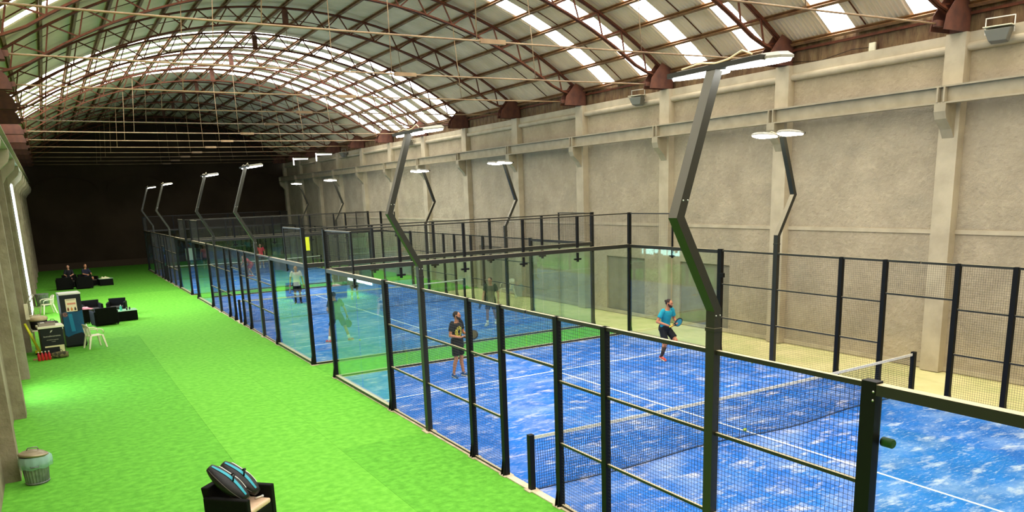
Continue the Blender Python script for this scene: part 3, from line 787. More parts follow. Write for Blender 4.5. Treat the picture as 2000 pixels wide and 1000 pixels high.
shoe_blue = mat('shoe_blue', (40, 84, 130), .6); shoe_red = mat('shoe_red', (210, 60, 50), .6); shoe_white = mat('shoe_white', (225, 220, 205), .6); shoe_blk = mat('shoe_black', (22, 22, 24), .6)
def shirt_print():
    m = mat('printed_shirt', (30, 28, 30), .85); nt = m.node_tree; b = nt.nodes['Principled BSDF']
    tc = nt.nodes.new('ShaderNodeTexCoord'); sp = nt.nodes.new('ShaderNodeSeparateXYZ'); nt.links.new(tc.outputs['Object'], sp.inputs[0])
    # ring-shaped yellow print on the chest
    def mth(op, a, b_=None):
        n = nt.nodes.new('ShaderNodeMath'); n.operation = op
        for i, v in enumerate((a, b_)):
            if v is None: continue
            if isinstance(v, (int, float)): n.inputs[i].default_value = v
            else: nt.links.new(v, n.inputs[i])
        return n.outputs[0]
    dx = mth('ADD', sp.outputs['X'], -.03); dz = mth('SUBTRACT', sp.outputs['Z'], 1.24)
    rr = mth('SQRT', mth('ADD', mth('MULTIPLY', dx, dx), mth('MULTIPLY', dz, mth('MULTIPLY', dz, .6))))
    no = nt.nodes.new('ShaderNodeTexNoise'); no.inputs['Scale'].default_value = 34; nt.links.new(tc.outputs['Object'], no.inputs['Vector'])
    ring = mth('LESS_THAN', mth('ABSOLUTE', mth('SUBTRACT', rr, .078)), .034)
    front = mth('GREATER_THAN', sp.outputs['Y'], .03)
    k = mth('MULTIPLY', mth('MULTIPLY', ring, front), mth('GREATER_THAN', no.outputs['Fac'], .47))
    mx = nt.nodes.new('ShaderNodeMix'); mx.data_type = 'RGBA'; mx.inputs[6].default_value = (*lin((26, 24, 28)), 1); mx.inputs[7].default_value = (*lin((206, 196, 70)), 1)
    nt.links.new(k, mx.inputs[0]); nt.links.new(mx.outputs[2], b.inputs['Base Color']); return m

STAND = dict(shoulder=[(.185, 0, 1.44), (-.185, 0, 1.44)], hip=[(.09, 0, .93), (-.09, 0, .93)], knee=[(.11, .03, .50), (-.11, .03, .50)],
             ankle=[(.12, 0, .09), (-.12, 0, .09)], toe=[(.15, .17, .035), (-.15, .17, .035)],
             elbow=[(.27, -.03, 1.16), (-.27, -.03, 1.16)], wrist=[(.28, .04, .90), (-.28, .04, .90)])
def pose(**k): d = dict(STAND); d.update(k); return d
# player one, black printed shirt
L1, F1 = (2.62, 8.02, .006), (.42, -.90)
person(L1, F1, 'man in black printed shirt holding a racket at his waist on the nearest court',
       pose(elbow=[(.26, -.02, 1.15), (-.25, .02, 1.16)], wrist=[(.10, .20, 1.10), (-.08, .28, 1.17)], hands=[((.02, .27, 1.10), (-.25, .95, .25)), ((-.05, .36, 1.14), (-.25, .95, .25))],
            look=(-.45, .9, -.05), ankle=[(.14, -.06, .09), (-.13, .06, .09)], toe=[(.20, .10, .035), (-.17, .23, .035)]),
       dict(id='one', skin=(198, 134, 96), hair=(40, 30, 24), beard=(52, 40, 32), shirt=shirt_print(), shorts=black_cloth, socks=shoe_blue, shoes=shoe_blue, sock=.03, hang=True))
racket('padel_racket', W(L1, F1, (.02, .27, 1.10)), Wd(F1, (-.30, .92, .25)), Wd(F1, (.75, .25, .3)), ('dark', (22, 22, 24), (84, 80, 56), (30, 30, 30)), 'dark padel racket with olive face held by the man in the black shirt')
# player two, teal shirt
L2, F2 = (8.12, 6.10, .006), (.12, -1)
person(L2, F2, 'bearded man in teal shirt running on the nearest court with a racket',
       pose(pelvis=(0, 0, .93), chest=(0, .09, 1.42), head=(0, .15, 1.63), look=(-.35, .9, -.15), shoulder=[(.19, .09, 1.41), (-.18, .11, 1.41)],
            elbow=[(.33, .02, 1.14), (-.28, .10, 1.15)], wrist=[(.15, .26, 1.04), (-.14, .33, 1.08)], hands=[((.06, .30, 1.02), (-.9, .15, .30)), ((-.10, .33, 1.07), (-.9, .15, .30))],
            hip=[(.09, 0, .91), (-.09, 0, .91)], knee=[(.10, .13, .50), (-.12, .30, .60)], ankle=[(.10, -.02, .13), (-.12, -.10, .44)], toe=[(.11, .14, .040), (-.12, -.16, .25)]),
       dict(id='two', skin=(200, 130, 92), hair=(44, 30, 24), bun=True, beard=(34, 24, 20), shirt=mat('teal_shirt', (24, 140, 156), .85, rgb2=(30, 152, 168), scale=8), shorts=black_cloth,
            socks=mat('sock_grey', (60, 44, 44), .9), shoes=mat('shoe_coral', (226, 82, 76), .6), sock=.30, short=.80))
racket('padel_racket', W(L2, F2, (.06, .30, 1.02)), Wd(F2, (-.9, .15, .30)), Wd(F2, (.1, .9, -.25)), ('teal', (30, 34, 34), (60, 160, 170), (206, 214, 60)), 'teal and black padel racket held by the man in the teal shirt')
# player three
L3, F3 = (7.38, 14.75, .006), (-.72, -.62)
person(L3, F3, 'man in dark green shirt walking on the middle court in white shoes',
       pose(elbow=[(.27, .02, 1.16), (-.27, -.06, 1.16)], wrist=[(.24, .22, 1.00), (-.27, -.04, .90)], hands=[((.22, .28, .95), (.1, .75, -.60)), None], look=(.15, .9, -.25),
            knee=[(.10, .16, .50), (-.10, -.02, .50)], ankle=[(.10, .20, .10), (-.10, -.24, .12)], toe=[(.12, .37, .040), (-.11, -.08, .045)]),
       dict(id='three', skin=(170, 116, 88), hair=(50, 34, 28), shirt=mat('green_shirt', (42, 52, 40), .85), shorts=black_cloth, socks=white_cloth, shoes=shoe_white, sock=.10, hang=True), .011)
racket('padel_racket', W(L3, F3, (.22, .28, .95)), Wd(F3, (.1, .75, -.60)), Wd(F3, (.9, 0, .3)), ('slate', (24, 34, 40), (40, 74, 84), (20, 20, 20)), 'dark blue padel racket held low by the man in dark green')
# player four, back to the balcony behind the corner post
L4, F4 = (1.72, 15.3, .006), (.12, 1)
person(L4, F4, 'player in grey shirt and orange shoes behind the nearest glass corner post',
       pose(pelvis=(0, 0, .90), chest=(-.02, .12, 1.38), head=(-.03, .20, 1.58), look=(0, .95, -.2), shoulder=[(.17, .12, 1.37), (-.20, .12, 1.37)],
            elbow=[(.30, .10, 1.10), (-.28, .12, 1.10)], wrist=[(.36, .16, .88), (-.22, .34, 1.0)], hands=[((.37, .20, .82), (.10, .05, -1)), None],
            hip=[(.10, 0, .88), (-.10, 0, .88)], knee=[(.26, .10, .48), (-.24, .10, .48)], ankle=[(.36, -.02, .09), (-.32, 0, .09)], toe=[(.50, .11, .035), (-.40, .16, .035)]),
       dict(id='four', skin=(190, 140, 104), hair=(50, 44, 40), shirt=mat('grey_shirt', (52, 62, 68), .85), shorts=mat('navy_short', (30, 44, 80), .85), socks=white_cloth, shoes=mat('shoe_orange', (222, 74, 48), .6), sock=.13, hang=True), .011)
racket('padel_racket', W(L4, F4, (.37, .20, .82)), Wd(F4, (.10, .05, -1)), Wd(F4, (.1, 1, 0)), ('green', (40, 84, 66), (50, 100, 78), (20, 20, 20)), 'green padel racket hanging from the hand of the player in grey')
# players five and six at the far net side of the middle court
L5, F5 = (3.45, 26.55, .006), (-.25, -1)
person(L5, F5, 'man in white shirt and black shorts on the middle court', pose(wrist=[(.30, .10, .92), (-.30, .02, .90)]),
       dict(id='five', skin=(190, 134, 104), hair=(70, 52, 42), shirt=white_cloth, shorts=black_cloth, socks=mat('sock_black', (24, 22, 22), .8), shoes=shoe_blk, sock=.20, hang=True), .012)
racket('padel_racket', W(L5, F5, (.31, .12, .86)), Wd(F5, (.1, .45, -.9)), Wd(F5, (.9, .2, 0)), ('grey', (120, 120, 124), (170, 170, 176), (30, 30, 30)), 'grey padel racket held by the man in the white shirt')
L6, F6 = (5.95, 25.7, .006), (.5, .85)
person(L6, F6, 'man in brown shirt walking on the middle court seen through the corner glass',
       pose(knee=[(.10, .10, .50), (-.10, -.04, .50)], ankle=[(.11, .12, .10), (-.11, -.18, .11)], toe=[(.12, .29, .04), (-.12, -.02, .05)]),
       dict(id='six', skin=(170, 120, 92), hair=(40, 34, 30), shirt=mat('brown_shirt', (112, 96, 80), .85), shorts=mat('grey_short', (90, 84, 76), .85), socks=white_cloth, shoes=mat('shoe_lime', (190, 200, 70), .6), hang=True), .012)
# far court
red_s = mat('red_shirt', (206, 52, 66), .85)
person((4.75, 42.5, .006), (-.9, -.3), 'player in red shirt crouching forward on the far court',
       pose(pelvis=(0, -.10, .80), chest=(0, .26, 1.15), head=(0, .42, 1.28), fwd=(0, .6, -.7), shoulder=[(.18, .25, 1.13), (-.18, .25, 1.13)], elbow=[(.24, .40, .92), (-.24, .40, .92)],
            wrist=[(.16, .55, .76), (-.16, .55, .76)], hip=[(.10, -.10, .78), (-.10, -.10, .78)], knee=[(.16, .16, .46), (-.16, .16, .46)], ankle=[(.17, -.06, .09), (-.17, -.06, .09)], toe=[(.19, .11, .035), (-.19, .11, .035)]),
       dict(id='seven', skin=(190, 134, 104), hair=(150, 120, 80), shirt=red_s, shorts=mat('red_short', (150, 40, 50), .85), socks=white_cloth, shoes=shoe_red), .014)
person((6.9, 48.6, .006), (-.3, -1), 'player in red shirt standing beyond the net on the far court', pose(),
       dict(id='eight', skin=(190, 134, 104), hair=(60, 44, 36), shirt=red_s, shorts=black_cloth, socks=white_cloth, shoes=shoe_white, hang=True), .014)
person((3.55, 51.9, .006), (-.1, -1), 'player in pink shirt standing at the back glass of the far court', pose(),
       dict(id='nine', skin=(190, 134, 104), hair=(60, 44, 36), shirt=mat('pink_shirt', (190, 90, 100), .85), shorts=black_cloth, socks=white_cloth, shoes=shoe_white, hang=True), .014)
SIT = dict(pelvis=(0, -.12, .50), chest=(0, -.16, 1.02), head=(0, -.10, 1.24), shoulder=[(.18, -.15, 1.0), (-.18, -.15, 1.0)], elbow=[(.24, -.02, .76), (-.24, -.02, .76)], wrist=[(.14, .22, .72), (-.14, .22, .72)],
           hip=[(.09, -.10, .50), (-.09, -.10, .50)], knee=[(.13, .34, .52), (-.13, .34, .52)], ankle=[(.13, .36, .09), (-.13, .36, .09)], toe=[(.14, .53, .035), (-.14, .53, .035)])
person((-5.55, 45.55, 0), (-.1, -1), 'dark-clothed person seated in a wicker armchair facing the balcony, left of the pair', SIT,
       dict(id='ten', skin=(206, 150, 120), hair=(40, 30, 26), shirt=black_cloth, shorts=black_cloth, short=.95, socks=black_cloth, shoes=shoe_blk, sleeve=.9), .014)
person((-4.55, 45.3, 0), (.5, -1), 'person in dark jacket seated in a wicker armchair leaning toward the low table', SIT,
       dict(id='eleven', skin=(214, 150, 110), hair=(90, 60, 40), shirt=mat('dark_blue_cloth', (22, 24, 42), .85), shorts=black_cloth, short=.95, socks=black_cloth, shoes=shoe_blk, sleeve=.9), .014)
flush_blobs()

# ------------------------------------------------------------------ furniture
def armchair(loc, rz, label, w_=.72, d=.70, group='wicker armchairs on the turf'):
    """faces local +Y"""
    r = empty('wicker_armchair', loc, rz, label, 'armchair', group)
    h = w_/2
    for s_ in (-1, 1):
        bevel(obj('arm', MB().box(min(s_*h, s_*(h-.10)), max(s_*h, s_*(h-.10)), -d/2, d/2, .05, .60), wicker, r), .02)
    bevel(obj('backrest', MB().hexa([(-h+.1, -d/2, .05), (h-.1, -d/2, .05), (h-.1, -d/2+.13, .05), (-h+.1, -d/2+.13, .05), (-h+.04, -d/2-.05, .74), (h-.04, -d/2-.05, .74), (h-.04, -d/2+.07, .74), (-h+.04, -d/2+.07, .74)]), wicker, r), .02)
    bevel(obj('seat_base', MB().box(-h+.1, h-.1, -d/2+.12, d/2-.01, .06, .33), wicker, r), .015)
    bevel(obj('seat_cushion', MB().box(-h+.11, h-.11, -d/2+.13, d/2-.01, .332, .41), cushion, r), .025)
    for x in (-h+.05, h-.05):
        for y in (-d/2+.05, d/2-.05): obj('leg', MB().box(x-.022, x+.022, y-.022, y+.022, 0, .05), black, r)
    return r
seat_light = mat('pinkish_cushion', (214, 182, 150), .8, rgb2=(196, 162, 130), scale=5)
A1 = armchair((-4.41, 1.24, 0), math.radians(-135), 'black wicker armchair holding a racket bag at the bottom of the picture', .74, .72)
for c in A1.children:
    if c.name.startswith('seat_cushion'):
        c.data = c.data.copy(); c.data.materials.clear(); c.data.materials.append(seat_light); c['label'] = 'pale pinkish seat cushion'
# racket bags on it
def racket_bag(loc, rz, label, sc_, tilt):
    r = empty('racket_bag', loc, 0, label, 'bag')
    r.rotation_euler = (tilt, 0, rz)
    prof = []
    rings = []
    for i in range(15):
        t = i/14; y = -.36+.72*t
        wv = .17*(math.sin(PI*min(1, t*1.15+.06)))**.6 if t < .86 else .17*(math.sin(PI*min(1, .86*1.15+.06)))**.6*(1-(t-.86)/.2)
        wv = max(.03, .165*math.sin(PI*(.08+.84*t))**.7); hv = max(.02, .125*math.sin(PI*(.10+.80*t))**.6)
        rings.append([(wv*sc_*math.cos(2*PI*k/18)*(1+.05*math.cos(6*PI*k/18)), y*sc_, .13*sc_+hv*sc_*math.sin(2*PI*k/18)) for k in range(18)])
    bag = obj('bag_body', MB().loft(rings), mat('bag_black', (10, 9, 10), .5, rgb2=(24, 18, 18), scale=7, bump=.3, bscale=25), r)
    def on(u, ang, lift=.004):
        i = u*14; i0 = min(13, int(i)); f = i-i0; k = ang/(2*PI)*18; k0 = int(k) % 18; g = k-int(k)
        p = [Vector(rings[a][b_ % 18]) for a, b_ in ((i0, k0), (i0+1, k0), (i0, k0+1), (i0+1, k0+1))]
        q = p[0].lerp(p[1], f).lerp(p[2].lerp(p[3], f), g); c = Vector((0, q.y, .13*sc_)); return q+(q-c).normalized()*lift
    def ribbon(nm, path, wd, mm):
        m = MB(); 
        L = [on(u, a-wd, .003) for u, a in path]; Rr = [on(u, a+wd, .003) for u, a in path]; L2_ = [on(u, a-wd, .010) for u, a in path]; R2_ = [on(u, a+wd, .010) for u, a in path]
        m.loft([[a, b_, c, d] for a, b_, c, d in zip(L, L2_, R2_, Rr)], smooth=False); obj(nm, m, mm, r)
    tealm = mat('bag_teal', (30, 150, 168), .5); wh = mat('bag_white', (230, 226, 220), .5)
    ribbon('teal_stripe', [(.04+.9*i/16, 1.15+.25*math.sin(i/16*PI)) for i in range(17)], .16, tealm)
    ribbon('white_stripe', [(.12+.7*i/16, 2.1-.25*math.sin(i/16*PI*1.5)) for i in range(17)], .05, wh)
    ribbon('zip', [(.05+.88*i/16, .25+.1*math.sin(i/4)) for i in range(17)], .03, mat('zip_grey', (110, 104, 98), .4, metal=.5))
    ribbon('side_strap', [(.15+.6*i/16, 2.75+.12*math.sin(i/3)) for i in range(17)], .07, mat('strap_grey', (70, 62, 58), .8))
    hp = MB().tube([(-.05*sc_, -.05, .25*sc_), (-.04*sc_, -.02, .30*sc_), (.0, .0, .32*sc_), (.04*sc_, .02, .30*sc_), (.05*sc_, .05, .25*sc_)], .012, 8)
    obj('carry_handle', hp, black, r)
    return r
B1 = racket_bag((-4.62, 1.24, .66), math.radians(-132), 'black racket bag with teal stripe leaning on the near side of the armchair', 1.0, math.radians(-40))
B2 = racket_bag((-4.40, 1.42, .64), math.radians(-138), 'second black racket bag with teal and white marks, farther back in the armchair', .95, math.radians(-36))
bt = empty('small_bottle', (-4.20, 1.22, .43), 0, 'small white tube lying on the pale armchair cushion', 'tube')
obj('tube_body', MB().tube([(0, 0, 0), (.10, .03, 0)], .014, 10), white_cloth, bt); obj('tube_cap', MB().tube([(.10, .03, 0), (.13, .04, 0)], .018, 10), mat('cap_white', (235, 235, 235), .4), bt)

# middle seating group by the vending machine
armchair((-4.78, 26.05, 0), math.radians(10), 'black wicker armchair seen from behind, beside the low square table', .92, .80)
armchair((-5.75, 27.3, 0), math.radians(-80), 'black wicker armchair partly hidden by the vending machine', .95, .80)
armchair((-5.10, 28.9, 0), math.radians(188), 'black wicker armchair with olive cushion facing the balcony', .82, .74)
armchair((-4.10, 28.8, 0), math.radians(170), 'black wicker armchair behind the low table', .78, .74)
def low_table(loc, rz, label, items=True):
    r = empty('low_table', loc, rz, label, 'table', 'low wicker tables')
    bevel(obj('table_body', MB().box(-.38, .38, -.38, .38, .03, .42), wicker, r), .02)
    obj('table_top', MB().box(-.40, .40, -.40, .40, .425, .437), mat('glass_top', (176, 214, 170), .15), r)
    for x in (-.34, .34):
        for y in (-.34, .34): obj('leg', MB().box(x-.025, x+.025, y-.025, y+.025, 0, .03), black, r)
    return r
low_table((-3.88, 26.85, 0), .06, 'black wicker low table with a teal bottle on its glass top')
low_table((-3.62, 44.75, 0), .1, 'black wicker low table in front of the seated people')
def bottle(name, loc, h, rad, mm, label, capm=None, group=None, cat='bottle'):
    r = empty(name, loc, 0, label, cat, group)
    obj('bottle_body', MB().lathe([(rad*.9, 0), (rad, h*.05), (rad, h*.62), (rad*.45, h*.80), (rad*.40, h*.90)], n=14), mm, r)
    obj('cap', MB().lathe([(rad*.46, h*.90), (rad*.46, h)], n=12), capm or whitep, r)
    return r
bottle('drink_bottle', (-4.08, 26.72, .438), .24, .045, mat('bottle_teal', (70, 190, 160), .2), 'teal plastic bottle standing on the low table')
for i, (x, y, lb) in enumerate([(-3.86, 26.66, 'dark drinks can on the low table, nearer the teal bottle'), (-3.74, 26.8, 'dark drinks can on the low table, farther from the teal bottle')]):
    c = empty('drinks_can', (x, y, .438), 0, lb, 'can', 'cans on the low table'); obj('can_body', MB().lathe([(.026, 0), (.032, .01), (.032, .105), (.026, .118)], n=14), mat('can_dark', (52, 44, 40), .35, metal=.4), c)
    obj('can_lid', MB().lathe([(.027, .118), (.027, .121)], n=14), silver, c)
def cloth(name, loc, w_, d, h, mm, label, rz=0):
    r = empty(name, loc, rz, label, 'cloth'); n = 14; m = MB(); random.seed(int(w_*100+d*10))
    top = []
    for i in range(n+1):
        for j in range(n+1):
            x, y = -w_/2+w_*i/n, -d/2+d*j/n; e = min(1, 4*min(i, n-i)/n)*min(1, 4*min(j, n-j)/n)
            top.append((x, y, .012+h*e*(.55+.45*math.sin(i*.9+j*.5)*math.cos(j*.8-i*.3))))
    m.v = top+[(x, y, 0) for x, y, z in top]; N = (n+1)**2
    for i in range(n):
        for j in range(n):
            a = i*(n+1)+j; m.face([a, a+n+1, a+n+2, a+1], True); m.face([N+a, N+a+1, N+a+n+2, N+a+n+1])
    for i in range(n):
        for a, b_ in ((i, i+1), (n*(n+1)+i, n*(n+1)+i+1), (i*(n+1), (i+1)*(n+1)), (i*(n+1)+n, (i+1)*(n+1)+n)): m.face([a, b_, N+b_, N+a])
    obj('fabric', m, mm, r); return r
cloth('towel', (-5.50, 27.0, .605), .75, .30, .10, mat('towel_pink', (226, 180, 170), .9, rgb2=(200, 110, 120), scale=5), 'pink and white towel draped over the arm of the half-hidden armchair', -.3)
cloth('folded_top', (-4.66, 26.22, .414), .38, .30, .22, mat('top_orange', (226, 140, 100), .9, rgb2=(200, 90, 60), scale=6), 'orange top lying in the armchair beside the low table')
# far seating group
armchair((-5.55, 45.35, 0), PI, 'black wicker armchair of the farther group, under the seated dark-haired person', .9, .8)
armchair((-4.55, 45.1, 0), math.radians(207), 'black wicker armchair of the farther group, under the person in the dark jacket', .9, .8)
armchair((-5.88, 44.0, 0), 0, 'black wicker armchair of the farther group, seen from behind near the wall', .9, .8)
armchair((-4.84, 43.7, 0), math.radians(3), 'black wicker armchair of the farther group, seen from behind beside the low table', .9, .8)
cloth('napkin', (-5.72, 44.25, .414), .22, .22, .30, white_cloth, 'small white cloth heaped on a far armchair')
cloth('white_towel', (-3.65, 44.65, .438), .55, .30, .12, mat('cloth_cream', (214, 206, 160), .9), 'cream cloth lying on the far low table', .4)

# white plastic chairs
def plastic_chair(loc, rz, label):
    """monobloc chair facing local +Y"""
    r = empty('plastic_chair', loc, rz, label, 'chair', 'white plastic chairs')
    m = MB(); n = 8; g = []
    for i in range(n+1):
        for j in range(n+1):
            x, y = -.21+.42*i/n, -.20+.42*j/n; z = .43-.018*math.cos((x/.21)*PI/2)*math.cos((y/.21)*PI/2)+.01*abs(x)/.21
            g.append((x, y, z))
    N = len(g); m.v = g+[(x, y, z-.016) for x, y, z in g]
    for i in range(n):
        for j in range(n):
            a = i*(n+1)+j; m.face([a, a+n+1, a+n+2, a+1], True); m.face([N+a, N+a+1, N+a+n+2, N+a+n+1], True)
    for i in range(n):
        for a, b_ in ((i, i+1), (n*(n+1)+i, n*(n+1)+i+1), (i*(n+1), (i+1)*(n+1)), (i*(n+1)+n, (i+1)*(n+1)+n)): m.face([a, b_, N+b_, N+a])
    obj('seat', m, whitep, r)
    # backrest: curved rim with upright slats and openings between
    def bp(u, z): return (.235*math.sin(u)*(1+.06*(z-.43)), -.20-.10*math.cos(u)+.05-.16*(z-.43), z)
    rim = [bp(-1.25, .46)]+[bp(-1.3+2.6*i/14, .84-.10*abs((-1+2*i/14))**3) for i in range(15)]+[bp(1.25, .46)]
    b = MB().tube(rim, .017, 8)
    obj('back_rim', b, whitep, r)
    top = MB(); 
    P_ = []
    for i in range(11):
        u = -1.15+2.3*i/10; zt = .835-.10*abs(-1+2*i/10)**3; P_.append([bp(u, zt-.12), bp(u, zt), tuple(Vector(bp(u, zt))+Vector((0, .012, 0))), tuple(Vector(bp(u, zt-.12))+Vector((0, .012, 0)))])
    top.loft(P_, smooth=False); obj('top_panel', top, whitep, r)
    for u in (-.95, -.48, 0, .48, .95):
        obj('back_slat', MB().bar(bp(u, .44), bp(u, .74), .045, .010, (math.sin(u), -math.cos(u), 0)), whitep, r)
    for s_ in (-1, 1):
        obj('armrest', MB().tube([bp(s_*1.25, .67), (s_*.275, -.05, .665), (s_*.285, .12, .655), (s_*.275, .20, .62), (s_*.262, .225, .50)], [.018, .02, .022, .02, .018], 8), whitep, r)
        for e, (x, y) in ((1, (.27, .27)), (-1, (.25, -.30))):
            l = MB(); a = Vector((s_*.205, e*.19, .44)); q = Vector((s_*x, y, 0))
            l.hexa([q+Vector((-.018, -.022, 0)), q+Vector((.018, -.022, 0)), q+Vector((.018, .022, 0)), q+Vector((-.018, .022, 0)),
                    a+Vector((-.034, -.034, 0)), a+Vector((.034, -.034, 0)), a+Vector((.034, .034, 0)), a+Vector((-.034, .034, 0))])
            obj('leg', l, whitep, r)
    return r
plastic_chair((-5.42, 20.25, 0), math.radians(-72), 'white plastic garden chair beside the blue drinks machine')
plastic_chair((-6.80, 32.0, 0), math.radians(105), 'white plastic garden chair by the left wall near the metal bin')
plastic_chair((11.7, 21.0, 0), math.radians(95), 'white plastic garden chair by the right wall behind the courts')

# drinks machine
vm = empty('drinks_machine', (-6.0, 21.15, 0), math.radians(6), 'tall dark blue drinks machine with a lit-coloured menu poster on its front', 'vending machine')
bluev = mat('machine_blue', (16, 70, 104), .35, rgb2=(22, 98, 128), scale=1.2); darkv = mat('machine_dark', (24, 18, 32), .35)
bevel(obj('cabinet', MB().box(-.33, .33, -.30, .35, .05, 1.84), darkv, vm), .01)
bevel(obj('top_cover', MB().box(-.34, .34, -.31, .36, 1.842, 1.90), mat('machine_white', (232, 228, 210), .5), vm), .01)
obj('base', MB().box(-.31, .31, -.27, .33, 0, .05), black, vm)
door = obj('door', MB().box(-.325, .325, -.325, -.302, .08, 1.82), darkv, vm)
m = MB().prism([(-.31, 1.24), (-.10, 1.30), (.12, 1.22), (.31, 1.28), (.31, .42), (.20, .50), (-.02, .46), (-.24, .38), (-.31, .46)], 1, -.331, -.326); obj('blue_front_print', m, bluev, door)
m = MB().prism([(-.14, 1.18), (-.02, 1.18), (.02, .56), (-.10, .56)], 1, -.335, -.332); obj('light_streak_print', m, mat('machine_teal', (28, 118, 148), .35), door)
obj('poster', MB().box(-.17, .17, -.337, -.326, 1.26, 1.70), mat('poster_cream', (240, 222, 180), .6), door)
m = MB().box(-.14, .14, -.340, -.338, 1.655, 1.675); obj('poster_heading', m, mat('poster_grey', (150, 140, 120), .6), door)
m = MB().box(-.12, .14, -.340, -.338, 1.50, 1.56); obj('poster_band', m, mat('poster_red', (220, 140, 110), .6), door)
for x, c in ((-.11, (120, 50, 30)), (0, (214, 130, 50)), (.11, (50, 40, 26))):
    m = MB().prism([(x-.028, 1.29), (x+.028, 1.29), (x+.03, 1.36), (x+.016, 1.385), (x+.014, 1.41), (x-.014, 1.41), (x-.016, 1.385), (x-.03, 1.36)], 1, -.341, -.338)
    obj('printed_cup', m, mat('cup_%d' % c[0], c, .6), door)
m = MB(); m.tube([(-.235, -.332, 1.17), (-.235, -.340, 1.17)], .085, 20); obj('round_badge', m, mat('badge', (150, 110, 96), .5, rgb2=(60, 30, 50), scale=22), door)
bh = empty('side_mirror', (-5.60, 20.9, .62), 0, 'white oval disc standing at the side of the drinks machine', 'disc')
obj('disc', MB().loft([[(.01*s_+0*k, 0+.085*math.cos(2*PI*k/20)*(1 if abs(s_) < 2 else .8), .15*math.sin(2*PI*k/20)*(1 if abs(s_) < 2 else .8)) for k in range(20)] for s_ in (-2, -1, 1, 2)]), mat('disc_white', (226, 226, 222), .4), bh)
obj('stem', MB().tube([(0, 0, -.14), (0, 0, -.62)], .012, 8), steel_g, bh)

# promotional counter with lettering
pc = empty('promo_counter', (-6.70, 19.75, 0), math.radians(6), 'black promotional counter with white top and pale lettering', 'counter')
bevel(obj('counter_body', MB().box(-.33, .33, -.28, .30, .04, .93), mat('counter_black', (12, 12, 12), .5), pc), .01)
bevel(obj('counter_top', MB().box(-.38, .38, -.33, .34, .932, 1.0), mat('counter_white', (238, 232, 196), .5), pc), .008)
obj('counter_foot', MB().box(-.31, .31, -.26, .28, 0, .04), black, pc)
lt = mat('lettering', (190, 186, 160), .6)
def text(s_, size, loc, rot, m_, parent, ext=.002):
    cu = bpy.data.curves.new('lettering', 'FONT'); cu.body = s_; cu.size = size; cu.extrude = ext; cu.align_x = 'CENTER'; cu.align_y = 'CENTER'; cu.materials.append(m_)
    o = bpy.data.objects.new('lettering', cu); C.objects.link(o); o.location = loc; o.rotation_euler = rot
    bpy.context.view_layer.update(); me = bpy.data.meshes.new_from_object(o.evaluated_get(bpy.context.evaluated_depsgraph_get())); bpy.data.objects.remove(o)
    n = put('lettering', me, m_, parent, loc); n.rotation_euler = rot; return n
text('buonallenamento', .072, (0, -.284, .66), (PI/2, 0, 0), lt, pc)
text('attrezzature sportive', .040, (0, -.284, .54), (PI/2, 0, 0), lt, pc); text('e campi', .036, (.02, -.284, .48), (PI/2, 0, 0), lt, pc)
obj('leaf_logo', MB().prism([(-.05, .77), (0, .80), (.04, .86), (-.02, .84)], 1, -.286, -.281), lt, pc)
obj('price_card', MB().box(.17, .31, -.287, -.281, .10, .34), mat('card', (214, 206, 150), .6), pc); obj('pale_strip', MB().box(-.25, .17, -.287, -.281, .29, .34), mat('card', (214, 206, 150), .6), pc)
o = empty('cash_tray', (-6.78, 19.70, 1.0), .1, 'grey tray of small things on the white counter top', 'tray')
tm = MB().box(-.24, .24, -.16, .16, 0, .01)
for a in ((-.24, .24, -.16, -.15), (-.24, .24, .15, .16), (-.24, -.23, -.15, .15), (.23, .24, -.15, .15)): tm.box(a[0], a[1], a[2], a[3], .01, .10)
obj('tray_body', tm, mat('tray_grey', (150, 140, 124), .5), o); obj('lid_flap', MB().box(-.02, .20, -.14, .12, .10, .115), mat('tray_brown', (120, 84, 70), .6), o); obj('paper', MB().box(-.18, -.06, -.12, .1, .10, .108), white_cloth, o)
wt = empty('side_table', (-6.84, 21.1, 0), .05, 'white folding table behind the black counter', 'table')
obj('table_top', MB().box(-.42, .50, -.40, .40, .70, .74), mat('counter_white', (238, 232, 196), .5), wt)
for x in (-.38, .46):
    for y in (-.36, .36): obj('leg', MB().box(x-.018, x+.018, y-.018, y+.018, 0, .70), steel_g, wt)
tb = empty('black_tub', (-7.02, 20.98, .742), 0, 'round black tub with a cream liner on the folding table', 'tub')
obj('tub_body', MB().lathe([(.20, 0), (.25, .04), (.27, .36), (.255, .36), (.24, .05)], n=24), mat('tub_black', (12, 12, 14), .5), tb)
obj('liner', MB().lathe([(.275, .30), (.30, .36), (.27, .42), (.20, .44), (.05, .43)], n=24), mat('liner_cream', (226, 206, 160), .7, rgb2=(206, 184, 140), scale=6), tb)
gb = empty('grey_bag', (-6.60, 21.15, .742), .2, 'grey soft bag on the folding table beside the tub', 'bag')
bevel(obj('bag_body', MB().hexa([(-.20, -.13, 0), (.20, -.13, 0), (.20, .13, 0), (-.20, .13, 0), (-.16, -.07, .25), (.15, -.07, .21), (.15, .07, .21), (-.16, .07, .25)]), mat('bag_grey', (118, 114, 104), .85, rgb2=(96, 92, 84), scale=8), gb), .04)
obj('handle', MB().tube([(-.08, 0, .22), (-.06, 0, .28), (.04, 0, .27), (.07, 0, .21)], .012, 8), black, gb)
yb = empty('yellow_squeegee', (-7.14, 20.12, 0), 0, 'bright yellow brush leaning against the left wall behind the counter', 'brush')
ym = mat('yellow_plastic', (226, 226, 30), .5)
obj('handle', MB().bar((-.28, .45, 1.02), (.02, .0, .13), .07, .04), ym, yb); bevel(obj('brush_head', MB().box(-.10, .16, -.06, .06, .05, .14), ym, yb), .01); obj('bristles', MB().box(-.09, .15, -.05, .05, 0, .05), black, yb)
